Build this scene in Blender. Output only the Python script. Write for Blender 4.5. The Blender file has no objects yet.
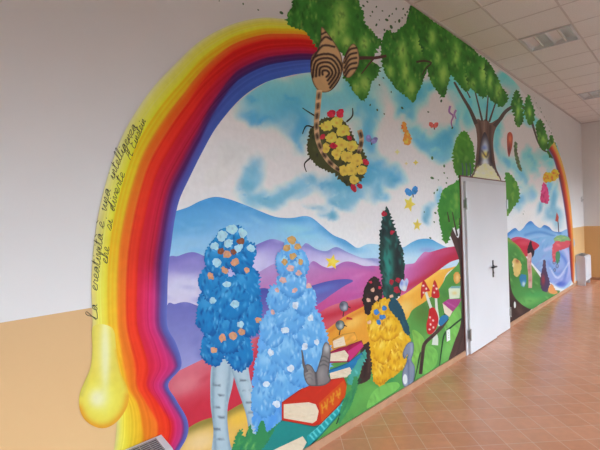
import bpy, bmesh, math, random
import numpy as np
from mathutils import Vector, Matrix
from mathutils.geometry import delaunay_2d_cdt
sc = bpy.context.scene
random.seed(7); rng = np.random.default_rng(7)
PI = math.pi

# ------------------------------------------------------------------ camera
FPX = 434.698
CAM = Vector((2.12664, 0.0, 1.7))
R_ = Vector((0.735951284, 0.676126732, -0.035047815))
U_ = Vector((0.019753445, 0.030300987, 0.999345612))
F_ = Vector((-0.676746266, 0.736162002, -0.008944218))
cam = bpy.data.cameras.new('camera'); co = bpy.data.objects.new('camera', cam)
sc.collection.objects.link(co)
M = Matrix((( R_.x, U_.x, -F_.x, CAM.x), (R_.y, U_.y, -F_.y, CAM.y), (R_.z, U_.z, -F_.z, CAM.z), (0, 0, 0, 1)))
co.matrix_world = M
cam.sensor_width = 36; cam.lens = 36 * FPX / 600; cam.clip_start = 0.02; cam.clip_end = 200
sc.camera = co

# ------------------------------------------------------------------ sky, daylight, exposure
sc.view_settings.view_transform = 'Standard'; sc.view_settings.look = 'None'
sc.view_settings.exposure = 0.04; sc.view_settings.gamma = 1; sc.view_settings.use_curve_mapping = False
wd = bpy.data.worlds.new('sky'); sc.world = wd; wd.use_nodes = True
wn = wd.node_tree.nodes; wl = wd.node_tree.links
bg = wn['Background']; bg.inputs['Strength'].default_value = 4.0
bg.inputs['Color'].default_value = (0.70, 0.90, 0.98, 1)
sc.cycles.max_bounces = 8; sc.cycles.diffuse_bounces = 5

ROOM_W, Y0, Y1, H = 5.2, -3.2, 12.77, 3.888          # corridor: x 0..ROOM_W, y Y0..Y1
WIN = [(-2.2, -0.4), (0.6, 2.4), (3.4, 5.2), (6.2, 8.0), (9.0, 10.6), (11.2, 12.5)]
WZ0, WZ1 = 0.9, 2.35
DAY = 38
def daylight(y0, y1):
    l = bpy.data.lights.new('window_daylight', 'AREA'); l.shape = 'RECTANGLE'
    l.size = y1 - y0; l.size_y = WZ1 - WZ0; l.energy = DAY; l.color = (0.84, 0.99, 1.13)
    l.spread = math.radians(60)
    o = bpy.data.objects.new('window_daylight', l); sc.collection.objects.link(o)
    o.location = (ROOM_W + 0.02, (y0 + y1) / 2, (WZ0 + WZ1) / 2 + 0.0)
    o.rotation_euler = Vector((-1, 0, -0.39)).to_track_quat('-Z', 'Y').to_euler()
for a, b in WIN: daylight(a, b)

# ------------------------------------------------------------------ helpers
C = sc.collection
def lin(c):
    return tuple((v / 12.92 if v <= .04045 else ((v + .055) / 1.055) ** 2.4) for v in (k / 255 for k in c))
def obj(name, bm, mats, parent=None, smooth=False):
    me = bpy.data.meshes.new(name)
    bmesh.ops.recalc_face_normals(bm, faces=bm.faces)
    bm.to_mesh(me); bm.free()
    for m in (mats if isinstance(mats, (list, tuple)) else [mats]): me.materials.append(m)
    if smooth:
        for f in me.polygons: f.use_smooth = True
    o = bpy.data.objects.new(name, me); C.objects.link(o)
    if parent: o.parent = parent; o.matrix_parent_inverse = Matrix.Translation(-parent.location)
    return o
def box(bm, a, b, mi=0, bev=0):
    a = Vector(a); b = Vector(b)
    r = bmesh.ops.create_cube(bm, size=1)
    bmesh.ops.scale(bm, vec=b - a, verts=r['verts']); bmesh.ops.translate(bm, vec=(a + b) / 2, verts=r['verts'])
    fs = set(f for v in r['verts'] for f in v.link_faces)
    for f in fs: f.material_index = mi
    if bev:
        es = set(e for f in fs for e in f.edges)
        bmesh.ops.bevel(bm, geom=list(es), offset=bev, segments=2, affect='EDGES', profile=0.6)
def cyl(bm, p, q, r, seg=16, r2=None, mi=0):
    p = Vector(p); q = Vector(q); d = q - p
    m = Matrix.Translation((p + q) / 2) @ d.to_track_quat('Z', 'Y').to_matrix().to_4x4()
    k = bmesh.ops.create_cone(bm, cap_ends=True, segments=seg, radius1=r, radius2=r if r2 is None else r2, depth=d.length, matrix=m)
    for f in set(f for v in k['verts'] for f in v.link_faces): f.material_index = mi
def B(*boxes, bev=0):
    bm = bmesh.new()
    for a, b in boxes: box(bm, a, b, bev=bev)
    return bm
def struct(name, bm, m, parent=None):
    o = obj(name, bm, m, parent)
    if not parent: o['kind'] = 'structure'
    return o
def thing(name, label, cat, loc=(0, 0, 0), group=None):
    o = bpy.data.objects.new(name, None); C.objects.link(o); o.location = loc; o.empty_display_size = .1
    o['label'] = label; o['category'] = cat
    if group: o['group'] = group
    return o
def tag(o, label, cat, group=None):
    o['label'] = label; o['category'] = cat
    if group: o['group'] = group
    return o
def mat(name, col, rough=.6, metal=0., bump=0., bscale=40., var=0.):
    m = bpy.data.materials.new(name); m.use_nodes = True
    nt = m.node_tree; b = nt.nodes['Principled BSDF']
    b.inputs['Base Color'].default_value = (*col, 1); b.inputs['Roughness'].default_value = rough
    b.inputs['Metallic'].default_value = metal
    tc = nt.nodes.new('ShaderNodeNewGeometry')
    n = nt.nodes.new('ShaderNodeTexNoise'); n.inputs['Scale'].default_value = bscale; n.inputs['Detail'].default_value = 4
    nt.links.new(tc.outputs['Position'], n.inputs['Vector'])
    if var:
        mx = nt.nodes.new('ShaderNodeMix'); mx.data_type = 'RGBA'; mx.blend_type = 'MULTIPLY'
        mx.inputs[6].default_value = (*col, 1)
        r = nt.nodes.new('ShaderNodeMapRange'); r.inputs[1].default_value = .3; r.inputs[2].default_value = .7
        r.inputs[3].default_value = 1 - var; r.inputs[4].default_value = 1 + var * .3
        nt.links.new(n.outputs['Fac'], r.inputs[0]); nt.links.new(r.outputs[0], mx.inputs[7]); mx.inputs[0].default_value = 1
        nt.links.new(mx.outputs[2], b.inputs['Base Color'])
    if bump:
        bp = nt.nodes.new('ShaderNodeBump'); bp.inputs['Strength'].default_value = bump; bp.inputs['Distance'].default_value = .003
        nt.links.new(n.outputs['Fac'], bp.inputs['Height']); nt.links.new(bp.outputs[0], b.inputs['Normal'])
    return m
class G:                                     # tiny node-graph helper
    def __init__(s, m): s.nt = m.node_tree
    def n(s, t, **k):
        o = s.nt.nodes.new(t)
        for a, v in k.items(): setattr(o, a, v)
        return o
    def m(s, op, a, b=None, c=None):
        o = s.n('ShaderNodeMath', operation=op)
        for i, v in enumerate((a, b, c)):
            if v is None: continue
            if isinstance(v, (int, float)): o.inputs[i].default_value = v
            else: s.nt.links.new(v, o.inputs[i])
        return o.outputs[0]
    def mix(s, f, a, b, bt='MIX'):
        o = s.n('ShaderNodeMix', data_type='RGBA', blend_type=bt)
        for i, v in ((0, f), (6, a), (7, b)):
            if isinstance(v, (int, float)): o.inputs[i].default_value = v
            elif isinstance(v, tuple): o.inputs[i].default_value = (*v, 1)
            else: s.nt.links.new(v, o.inputs[i])
        return o.outputs[2]

WHITE = (.80, .79, .775); YEL = (.71, .445, .20)
# wall: white emulsion over an ochre dado
def wall_mat():
    m = mat('painted_wall', WHITE, .55); g = G(m); b = m.node_tree.nodes['Principled BSDF']
    geo = g.n('ShaderNodeNewGeometry'); sp = g.n('ShaderNodeSeparateXYZ'); g.nt.links.new(geo.outputs['Position'], sp.inputs[0])
    n = g.n('ShaderNodeTexNoise'); n.inputs['Scale'].default_value = 2.2; n.inputs['Detail'].default_value = 5
    g.nt.links.new(geo.outputs['Position'], n.inputs['Vector'])
    f = g.m('LESS_THAN', sp.outputs['Z'], 1.325)
    c = g.mix(f, WHITE, YEL)
    v = g.n('ShaderNodeMapRange'); v.inputs[3].default_value = .96; v.inputs[4].default_value = 1.03
    g.nt.links.new(n.outputs['Fac'], v.inputs[0])
    c = g.mix(1.0, c, v.outputs[0], 'MULTIPLY'); g.nt.links.new(c, b.inputs['Base Color'])
    n2 = g.n('ShaderNodeTexNoise'); n2.inputs['Scale'].default_value = 90; g.nt.links.new(geo.outputs['Position'], n2.inputs['Vector'])
    bp = g.n('ShaderNodeBump'); bp.inputs['Strength'].default_value = .15; bp.inputs['Distance'].default_value = .002
    g.nt.links.new(n2.outputs['Fac'], bp.inputs['Height']); g.nt.links.new(bp.outputs[0], b.inputs['Normal'])
    return m
def floor_mat():
    m = mat('terracotta_tiles', (.4, .18, .1), .3); g = G(m); b = m.node_tree.nodes['Principled BSDF']
    geo = g.n('ShaderNodeNewGeometry'); sp = g.n('ShaderNodeSeparateXYZ'); g.nt.links.new(geo.outputs['Position'], sp.inputs[0])
    k = 2 ** -.5 / .2
    u = g.m('MULTIPLY', g.m('ADD', sp.outputs['X'], sp.outputs['Y']), k)
    v = g.m('MULTIPLY', g.m('SUBTRACT', sp.outputs['Y'], sp.outputs['X']), k)
    u = g.m('ADD', u, -2.505 / .2 + 100); v = g.m('ADD', v, -1.63 / .2 + 100)
    def edge(t):
        fr = g.m('FRACT', t); return g.m('MINIMUM', fr, g.m('SUBTRACT', 1.0, fr))
    e = g.m('MINIMUM', edge(u), edge(v))
    grout = g.m('LESS_THAN', e, .013)
    cell = g.n('ShaderNodeCombineXYZ'); g.nt.links.new(g.m('FLOOR', u), cell.inputs[0]); g.nt.links.new(g.m('FLOOR', v), cell.inputs[1])
    wn_ = g.n('ShaderNodeTexWhiteNoise'); g.nt.links.new(cell.outputs[0], wn_.inputs['Vector'])
    n = g.n('ShaderNodeTexNoise'); n.inputs['Scale'].default_value = 14; n.inputs['Detail'].default_value = 5
    g.nt.links.new(geo.outputs['Position'], n.inputs['Vector'])
    c = g.mix(wn_.outputs['Value'], FT1, FT2)
    mr = g.n('ShaderNodeMapRange'); mr.inputs[1].default_value = .3; mr.inputs[2].default_value = .7; mr.inputs[3].default_value = .94; mr.inputs[4].default_value = 1.05
    g.nt.links.new(n.outputs['Fac'], mr.inputs[0])
    c = g.mix(1.0, c, mr.outputs[0], 'MULTIPLY')
    c = g.mix(g.m('MULTIPLY', grout, .6), c, (.82, .62, .48))
    g.nt.links.new(c, b.inputs['Base Color'])
    r = g.m('ADD', g.m('MULTIPLY', n.outputs['Fac'], .12), .17)
    g.nt.links.new(r, b.inputs['Roughness'])
    h = g.m('SUBTRACT', g.m('MULTIPLY', n.outputs['Fac'], .15), grout)
    bp = g.n('ShaderNodeBump'); bp.inputs['Strength'].default_value = .25; bp.inputs['Distance'].default_value = .002
    g.nt.links.new(h, bp.inputs['Height']); g.nt.links.new(bp.outputs[0], b.inputs['Normal'])
    return m
FT1, FT2 = (.66, .29, .16), (.73, .335, .195)
def ceil_mat():
    m = mat('ceiling_tiles', (.7, .68, .66), .9); g = G(m); b = m.node_tree.nodes['Principled BSDF']
    geo = g.n('ShaderNodeNewGeometry'); sp = g.n('ShaderNodeSeparateXYZ'); g.nt.links.new(geo.outputs['Position'], sp.inputs[0])
    n = g.n('ShaderNodeTexNoise'); n.inputs['Scale'].default_value = 150; n.inputs['Detail'].default_value = 3
    g.nt.links.new(geo.outputs['Position'], n.inputs['Vector'])
    mr = g.n('ShaderNodeMapRange'); mr.inputs[1].default_value = .3; mr.inputs[2].default_value = .45; mr.inputs[3].default_value = .82; mr.inputs[4].default_value = 1.0
    g.nt.links.new(n.outputs['Fac'], mr.inputs[0])
    c = g.mix(1.0, (.84, .83, .82), mr.outputs[0], 'MULTIPLY')
    g.nt.links.new(c, b.inputs['Base Color'])
    return m
M_WALL = wall_mat(); M_FLOOR = floor_mat(); M_CEIL = ceil_mat()
M_TBAR = mat('ceiling_grid_metal', (.64, .61, .60), .5)
M_SKIRT = mat('terracotta_skirting', (.50, .27, .16), .35, var=.15, bscale=9, bump=.1)
M_DOOR = mat('door_enamel', (.72, .73, .75), .35, var=.04, bscale=1.5, bump=.03)
M_FRAME = mat('door_frame_enamel', (.66, .65, .66), .4, var=.05, bscale=3)
M_RED = mat('red_brown_paint_edge', (.22, .09, .08), .5, var=.2, bscale=8)
M_STEEL = mat('brushed_steel', (.45, .44, .43), .35, .9, var=.1, bscale=30)
M_BLACK = mat('black_handle_plastic', (.015, .015, .017), .35, var=.1, bscale=30)
M_UNIT = mat('heater_enamel', (.66, .68, .72), .35, var=.04, bscale=6)
M_GRILLE = mat('heater_grille', (.38, .39, .41), .4, .2, var=.1, bscale=20)
M_DARK = mat('dark_void', (.03, .03, .035), .8, var=.1, bscale=20)
M_MIRROR = mat('mirror_reflector', (.80, .85, .88), .30, .6, var=.05, bscale=4)
M_TUBE = mat('unlit_fluorescent_tube', (.8, .8, .78), .25, var=.03, bscale=10)
M_PLAST = mat('white_plastic', (.82, .84, .84), .3, var=.03, bscale=20)
M_ALU = mat('window_aluminium', (.6, .6, .6), .4, .3, var=.05, bscale=10)

# ------------------------------------------------------------------ room shell
T = .15
struct('floor', B(((-T, Y0 - T, -.15), (ROOM_W + T, Y1 + T, 0))), M_FLOOR)
struct('ceiling', B(((-T, Y0 - T, H), (ROOM_W + T, Y1 + T, H + .15))), M_CEIL)
DY0, DY1, DZ = 5.235, 6.79, 2.125                    # the double door in the left wall
struct('wall_left', B(((-T, Y0 - T, 0), (0, DY0, H)), ((-T, DY1, 0), (0, Y1 + T, H)), ((-T, DY0, DZ), (0, DY1, H)),
                      ((-T, DY0, 0), (-.10, DY1, DZ))), M_WALL)
struct('wall_far', B(((0, Y1, 0), (ROOM_W, Y1 + T, H))), M_WALL)
struct('wall_back', B(((0, Y0 - T, 0), (ROOM_W, Y0, H))), M_WALL)
bs = [((ROOM_W, Y0, 0), (ROOM_W + T, Y1, WZ0)), ((ROOM_W, Y0, WZ1), (ROOM_W + T, Y1, H))]
e = Y0
for a, b in WIN: bs.append(((ROOM_W, e, WZ0), (ROOM_W + T, a, WZ1))); e = b
bs.append(((ROOM_W, e, WZ0), (ROOM_W + T, Y1, WZ1)))
struct('wall_right', B(*bs), M_WALL)
M_GLASS = bpy.data.materials.new('window_glass'); M_GLASS.use_nodes = True
b_ = M_GLASS.node_tree.nodes['Principled BSDF']; b_.inputs['Transmission Weight'].default_value = 1
b_.inputs['Roughness'].default_value = 0; b_.inputs['IOR'].default_value = 1.45
for i, (a, b) in enumerate(WIN):
    w = bpy.data.objects.new('window_%d' % (i + 1), None); C.objects.link(w); w['kind'] = 'structure'
    X = ROOM_W + .06
    obj('window_frame', B(((X, a, WZ0), (X + .06, b, WZ0 + .06)), ((X, a, WZ1 - .06), (X + .06, b, WZ1)),
        ((X, a, WZ0 + .06), (X + .06, a + .06, WZ1 - .06)), ((X, b - .06, WZ0 + .06), (X + .06, b, WZ1 - .06)),
        ((X, (a + b) / 2 - .04, WZ0 + .06), (X + .06, (a + b) / 2 + .04, WZ1 - .06))), M_ALU, w)
    obj('pane', B(((X + .025, a + .06, WZ0 + .06), (X + .031, b - .06, WZ1 - .06))), M_GLASS, w)
# baseboards (terracotta skirting tiles)
struct('baseboard_left', B(((0, Y0, 0), (.012, DY0 - .05, .064)), ((0, DY1 + .03, 0), (.012, Y1, .064))), M_SKIRT)
struct('baseboard_far', B(((.012, Y1 - .012, 0), (ROOM_W, Y1, .064))), M_SKIRT)
# ceiling grid
bm = bmesh.new()
LP = [(.48, 5.935), (.48, 9.535)]
x = .48
while x < ROOM_W: box(bm, (x - .010, Y0, H - .006), (x + .010, Y1, H + .002)); x += .6
y = 5.935 - .6 * 15
while y < Y1:
    if y > Y0: box(bm, (0, y - .008, H - .003), (ROOM_W, y + .008, H + .002))
    y += .6
struct('trim_1', bm, M_TBAR)
struct('trim_2', B(((0, Y0, H - .022), (.022, Y1, H - .0005)), ((.022, Y1 - .022, H - .022), (ROOM_W, Y1, H - .0005))), M_TBAR)

# ------------------------------------------------------------------ the mural: paint on the left wall
# every shape is worked out in the wall plane x = 0; at() says where a point of the photo lies on that wall
def at(px, py):
    px = np.asarray(px, float); py = np.asarray(py, float)
    a = (px - 300) / FPX; b = -(py - 225) / FPX
    d = [R_[i] * a + U_[i] * b + F_[i] for i in range(3)]
    t = -CAM.x / d[0]
    return d[1] * t, CAM.z + d[2] * t
# how strongly daylight falls on the wall, measured on the bare white wall; used only to turn
# photographed colours back into the pigment's own colour
LC = np.array([[1.24185, 1.2419, 1.32019], [-0.03321, -0.03718, -0.03987], [0.00312, 0.00302, 0.00314], [-0.05468, -0.01373, 0.0112], [0.08935, 0.09195, 0.09635], [-0.00449, -0.0034, -0.00329], [-0.12464, -0.15685, -0.18827], [-0.11962, -0.12975, -0.14293], [0.00669, 0.00627, 0.00689], [-0.02585, -0.02913, -0.03183], [0.06045, 0.06675, 0.07482], [-0.00381, -0.00387, -0.00436], [0.01366, 0.01591, 0.0181], [-0.00948, -0.01055, -0.01191], [0.00063, 0.00066, 0.00075]])
def pigment(c, Y, Z):
    Z = np.clip(Z, .05, 3.8); Y = np.clip(Y, .5, 12)
    L = sum(LC[i * 3 + j] * (Z ** i * Y ** j)[:, None] for i in range(5) for j in range(3))
    c = np.clip(c, 0, 255) / 255
    l = np.where(c <= .04045, c / 12.92, ((c + .055) / 1.055) ** 2.4)
    return np.clip(l / np.clip(L, .12, 2), 0.002, .88)
M_PAINT = bpy.data.materials.new('mural_paint'); M_PAINT.use_nodes = True
g = G(M_PAINT); b_ = M_PAINT.node_tree.nodes['Principled BSDF']
at_ = g.n('ShaderNodeAttribute', attribute_name='pigment')
geo = g.n('ShaderNodeNewGeometry'); nz = g.n('ShaderNodeTexNoise'); nz.inputs['Scale'].default_value = 26; nz.inputs['Detail'].default_value = 6
g.nt.links.new(geo.outputs['Position'], nz.inputs['Vector'])
mr = g.n('ShaderNodeMapRange'); mr.inputs[1].default_value = .3; mr.inputs[2].default_value = .7; mr.inputs[3].default_value = .965; mr.inputs[4].default_value = 1.03
g.nt.links.new(nz.outputs['Fac'], mr.inputs[0])
g.nt.links.new(g.mix(1.0, at_.outputs['Color'], mr.outputs[0], 'MULTIPLY'), b_.inputs['Base Color'])
b_.inputs['Roughness'].default_value = .55; b_.inputs['Specular IOR Level'].default_value = .22

def spl(pts, closed=True, n=6):
    P = [np.array(p, float) for p in pts]; N = len(P); out = []
    rngk = range(N) if closed else range(N - 1)
    for i in rngk:
        g_ = lambda k: P[k % N] if closed else P[min(max(k, 0), N - 1)]
        a, b, c, d = g_(i - 1), g_(i), g_(i + 1), g_(i + 2)
        for j in range(n):
            t = j / n
            out.append(.5 * (2 * b + (c - a) * t + (2 * a - 5 * b + 4 * c - d) * t * t + (3 * b - a - 3 * c + d) * t ** 3))
    if not closed: out.append(P[-1])
    return np.array(out)
def resample(P, step, closed=True):
    Q = np.vstack([P, P[:1]]) if closed else P
    d = np.r_[0, np.cumsum(np.hypot(*np.diff(Q, axis=0).T))]
    n = max(3, int(d[-1] / step)); s = np.linspace(0, d[-1], n + (1 if not closed else 0), endpoint=not closed)
    return np.c_[np.interp(s, d, Q[:, 0]), np.interp(s, d, Q[:, 1])]
def ragged(pts, amp=2., step=1.6, smooth=True):
    P = resample(spl(pts) if smooth else np.array(pts, float), step)
    T_ = np.roll(P, -1, 0) - np.roll(P, 1, 0); T_ /= np.maximum(np.hypot(*T_.T)[:, None], 1e-6)
    Nn = np.c_[T_[:, 1], -T_[:, 0]]
    k = rng.normal(0, 1, len(P)); k = .75 * k + .5 * np.roll(k, 3)
    return P + Nn * (k * amp * .55)[:, None]
def inside(P, X, Y):
    r = np.zeros(len(X), bool); N = len(P); j = N - 1
    for i in range(N):
        xi, yi = P[i]; xj, yj = P[j]
        c = ((yi > Y) != (yj > Y)) & (X < (xj - xi) * (Y - yi) / (yj - yi + 1e-12) + xi)
        r ^= c; j = i
    return r
def segdist(X, Y, L):
    D = np.full(len(X), 1e9)
    for (x0, y0), (x1, y1) in zip(L[:-1], L[1:]):
        dx, dy = x1 - x0, y1 - y0; t = np.clip(((X - x0) * dx + (Y - y0) * dy) / (dx * dx + dy * dy + 1e-9), 0, 1)
        D = np.minimum(D, np.hypot(X - x0 - t * dx, Y - y0 - t * dy))
    return D
def colour(X, Y, base, ops):
    c = np.tile(np.array(base, float), (len(X), 1))
    X0_, Y0_ = X, Y
    for o in ops:
        k = o[0]
        if k == 'w':                                       # wander the contours of the soft shapes that follow
            X, Y = X0_.copy(), Y0_.copy()
            for s_, a_ in ((o[2], o[1]), (o[2] * .5, o[1] * .55), (o[2] * .24, o[1] * .34)):
                q = rng.uniform(0, 6.28, 6); e = rng.uniform(.8, 1.2, 4)
                X = X + a_ * np.sin(Y0_ / s_ * e[0] + q[0] + 1.7 * np.sin(X0_ / s_ * e[1] + q[1])); Y = Y + a_ * np.sin(X0_ / s_ * e[2] + q[2] + 1.7 * np.sin(Y0_ / s_ * e[3] + q[3]))
            continue
        if k == 'g':
            (x0, y0), c0, (x1, y1), c1 = o[1:5]; al = o[5] if len(o) > 5 else 1
            dx, dy = x1 - x0, y1 - y0; t = np.clip(((X - x0) * dx + (Y - y0) * dy) / (dx * dx + dy * dy), 0, 1)[:, None]
            c = c * (1 - al) + al * (np.array(c0) * (1 - t) + np.array(c1) * t)
        elif k == 'b':
            x, y, rx, ry, cc = o[1:6]; al = o[6] if len(o) > 6 else 1; rot = math.radians(o[7]) if len(o) > 7 else 0; hard = o[8] if len(o) > 8 else 0
            u = (X - x) * math.cos(rot) + (Y - y) * math.sin(rot); v = -(X - x) * math.sin(rot) + (Y - y) * math.cos(rot)
            r = np.hypot(u / rx, v / ry)
            w = np.clip((1.25 - r) / .25, 0, 1) if hard else np.exp(-1.2 * r ** 2.6)
            w = (w * al)[:, None]; c = c * (1 - w) + w * np.array(cc)
        elif k == 's':
            L, wd_, cc = o[1:4]; al = o[4] if len(o) > 4 else 1; hard = o[5] if len(o) > 5 else 0
            if len(L) > 2: L = spl(L, False, 4)
            r = segdist(X, Y, L) / wd_
            w = np.clip(1.6 - r, 0, 1) if hard else np.exp(-.9 * r ** 2)
            w = (w * al)[:, None]; c = c * (1 - w) + w * np.array(cc)
        elif k == 'f':                                     # random leafy dabs
            pal, n, sx, sy = o[1:5]; rot = o[5] if len(o) > 5 else 0; al = o[6] if len(o) > 6 else .8
            x0, x1, y0, y1 = X.min(), X.max(), Y.min(), Y.max()
            for q in range(n):
                cx, cy = rng.uniform(x0, x1), rng.uniform(y0, y1); a_ = math.radians(rot + rng.normal(0, 18))
                m_ = (abs(X - cx) < 3 * max(sx, sy)) & (abs(Y - cy) < 3 * max(sx, sy))
                if not m_.any(): continue
                u = (X[m_] - cx) * math.cos(a_) + (Y[m_] - cy) * math.sin(a_); v = -(X[m_] - cx) * math.sin(a_) + (Y[m_] - cy) * math.cos(a_)
                w = (al * np.exp(-1.1 * ((u / sx) ** 2 + (v / sy) ** 2) ** 1.4))[:, None]
                c[m_] = c[m_] * (1 - w) + w * np.array(pal[rng.integers(len(pal))])
    return c
LAYERS = []
def layer_for(P):
    x0, y0 = P.min(0) - .6; x1, y1 = P.max(0) + .6
    l = 0
    for a, b, c, d, k in LAYERS:
        if x0 < c and a < x1 and y0 < d and b < y1: l = max(l, k + 1)
    LAYERS.append((x0, y0, x1, y1, l)); return .0022 + l * .00016
def mesh_paint(name, V, F, col, xoff, parent):
    Y, Z = at(V[:, 0], V[:, 1]); Z = np.clip(Z, .066, H - .024)
    me = bpy.data.meshes.new(name)
    me.from_pydata([(xoff, float(a), float(b)) for a, b in zip(Y, Z)], [], F)
    me.update()
    ca = me.color_attributes.new('pigment', 'FLOAT_COLOR', 'POINT')
    pc = np.c_[pigment(col, Y, Z), np.ones(len(Y))]
    ca.data.foreach_set('color', pc.ravel())
    me.materials.append(M_PAINT)
    if len(me.polygons) and sum(p.normal.x for p in me.polygons) < 0: me.flip_normals()
    o = bpy.data.objects.new(name, me); C.objects.link(o)
    if parent is not None: o.parent = parent; o.matrix_parent_inverse = Matrix.Identity(4)
    return o
mural = thing('mural', 'colourful mural of a melting rainbow, trees, hills and giant books on the left wall', 'mural')
def P(name, pts, base, ops=(), step=2., smooth=True, rag=0., parent=None, label=None, edge=None):
    """one painted shape; pts in photo pixels on the wall; edge=(colour, width) darkens its painted contour"""
    parent = parent or mural
    O = ragged(pts, rag, max(1.2, step * .8), smooth) if rag else (spl(pts) if smooth else np.array(pts, float))
    if smooth or rag: O = resample(O, max(.7, step * .8))
    else:
        O = resample(O, 1.5) if False else O
    x0, y0 = O.min(0); x1, y1 = O.max(0)
    gx, gy = np.meshgrid(np.arange(x0 + step / 2, x1, step), np.arange(y0 + step / 2, y1, step))
    gx = gx.ravel() + rng.uniform(-.2, .2, gx.size) * step; gy = gy.ravel() + rng.uniform(-.2, .2, gy.size) * step
    m_ = inside(O, gx, gy); gx, gy = gx[m_], gy[m_]
    if len(gx) and len(O) < 900:
        d = segdist(gx, gy, np.vstack([O, O[:1]])); m_ = d > .35 * step; gx, gy = gx[m_], gy[m_]
    V = [Vector((float(a), float(b))) for a, b in np.vstack([O, np.c_[gx, gy]])]
    n = len(O)
    r = delaunay_2d_cdt(V, [(i, (i + 1) % n) for i in range(n)], [], 1, 1e-5)
    V2 = np.array([(v.x, v.y) for v in r[0]]); F = [tuple(f) for f in r[2]]
    if not F: return None
    ops = list(ops)
    if edge: ops.append(('s', [tuple(q) for q in (list(O[::max(1, len(O) // 60)]) + [O[0]])], edge[1], edge[0], .8))
    col = colour(V2[:, 0], V2[:, 1], base, ops)
    o = mesh_paint(name, V2, F, col, layer_for(O), parent)
    if label: o['label'] = label
    return o
def line(name, pts, w, base, parent=None, ops=(), step=1.2, taper=None, label=None):
    """a painted stroke of half-width w (or w0 -> w1 with taper)"""
    L = resample(spl(pts, False), 1.5, False) if len(pts) > 2 else resample(np.array(pts, float), 1.5, False)
    T_ = np.gradient(L, axis=0); T_ /= np.maximum(np.hypot(*T_.T)[:, None], 1e-6); Nn = np.c_[T_[:, 1], -T_[:, 0]]
    ww = np.linspace(w, w if taper is None else taper, len(L))[:, None]
    A, B_ = L + Nn * ww, L - Nn * ww
    n = len(L); V = np.vstack([A, L, B_])
    F = [(i, i + 1, n + i + 1, n + i) for i in range(n - 1)] + [(n + i, n + i + 1, 2 * n + i + 1, 2 * n + i) for i in range(n - 1)]
    o = mesh_paint(name, V, F, colour(V[:, 0], V[:, 1], base, ops), layer_for(V), parent or mural)
    if label: o['label'] = label
    return o
def strip(name, stations, nu=44, sub=7, parent=None):
    """rainbow: stations = (left point, right point, [(fraction, colour), ...]) all with the same number of stops"""
    Lp = spl([s[0] for s in stations], False, sub); Rp = spl([s[1] for s in stations], False, sub)
    fr = np.array([[q[0] for q in s[2]] for s in stations]); cc = np.array([[q[1] for q in s[2]] for s in stations], float)
    n = len(Lp); ts = np.linspace(0, len(stations) - 1, n); u = np.linspace(0, 1, nu)
    V = []; col = []
    streak = rng.normal(0, 1, nu) * 5
    for i in range(n):
        a = min(int(ts[i]), len(stations) - 2); t = ts[i] - a
        f = fr[a] * (1 - t) + fr[a + 1] * t; c = cc[a] * (1 - t) + cc[a + 1] * t
        for j in range(nu):
            V.append(Lp[i] * (1 - u[j]) + Rp[i] * u[j])
            col.append([np.interp(u[j], f, c[:, k]) + streak[j] for k in range(3)])
    V = np.array(V); F = [(i * nu + j, i * nu + j + 1, (i + 1) * nu + j + 1, (i + 1) * nu + j) for i in range(n - 1) for j in range(nu - 1)]
    return mesh_paint(name, V, F, np.array(col), layer_for(V), parent or mural)
def blob(x, y, rx, ry=None, rot=0, n=10, j=.0):
    ry = ry or rx; a = math.radians(rot); out = []
    for k in range(n):
        t = 2 * PI * k / n; r = 1 + rng.uniform(-j, j); u, v = rx * r * math.cos(t), ry * r * math.sin(t)
        out.append((x + u * math.cos(a) - v * math.sin(a), y + u * math.sin(a) + v * math.cos(a)))
    return out
def star(x, y, r, n=5, k=.45, rot=-90, sx=1.):
    return [(x + sx * (r if i % 2 == 0 else r * k) * math.cos(math.radians(rot + 180 * i / n)),
             y + (r if i % 2 == 0 else r * k) * math.sin(math.radians(rot + 180 * i / n))) for i in range(2 * n)]
GD, GM, GL, GY = (22, 52, 16), (38, 84, 26), (72, 116, 40), (128, 140, 62)

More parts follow.
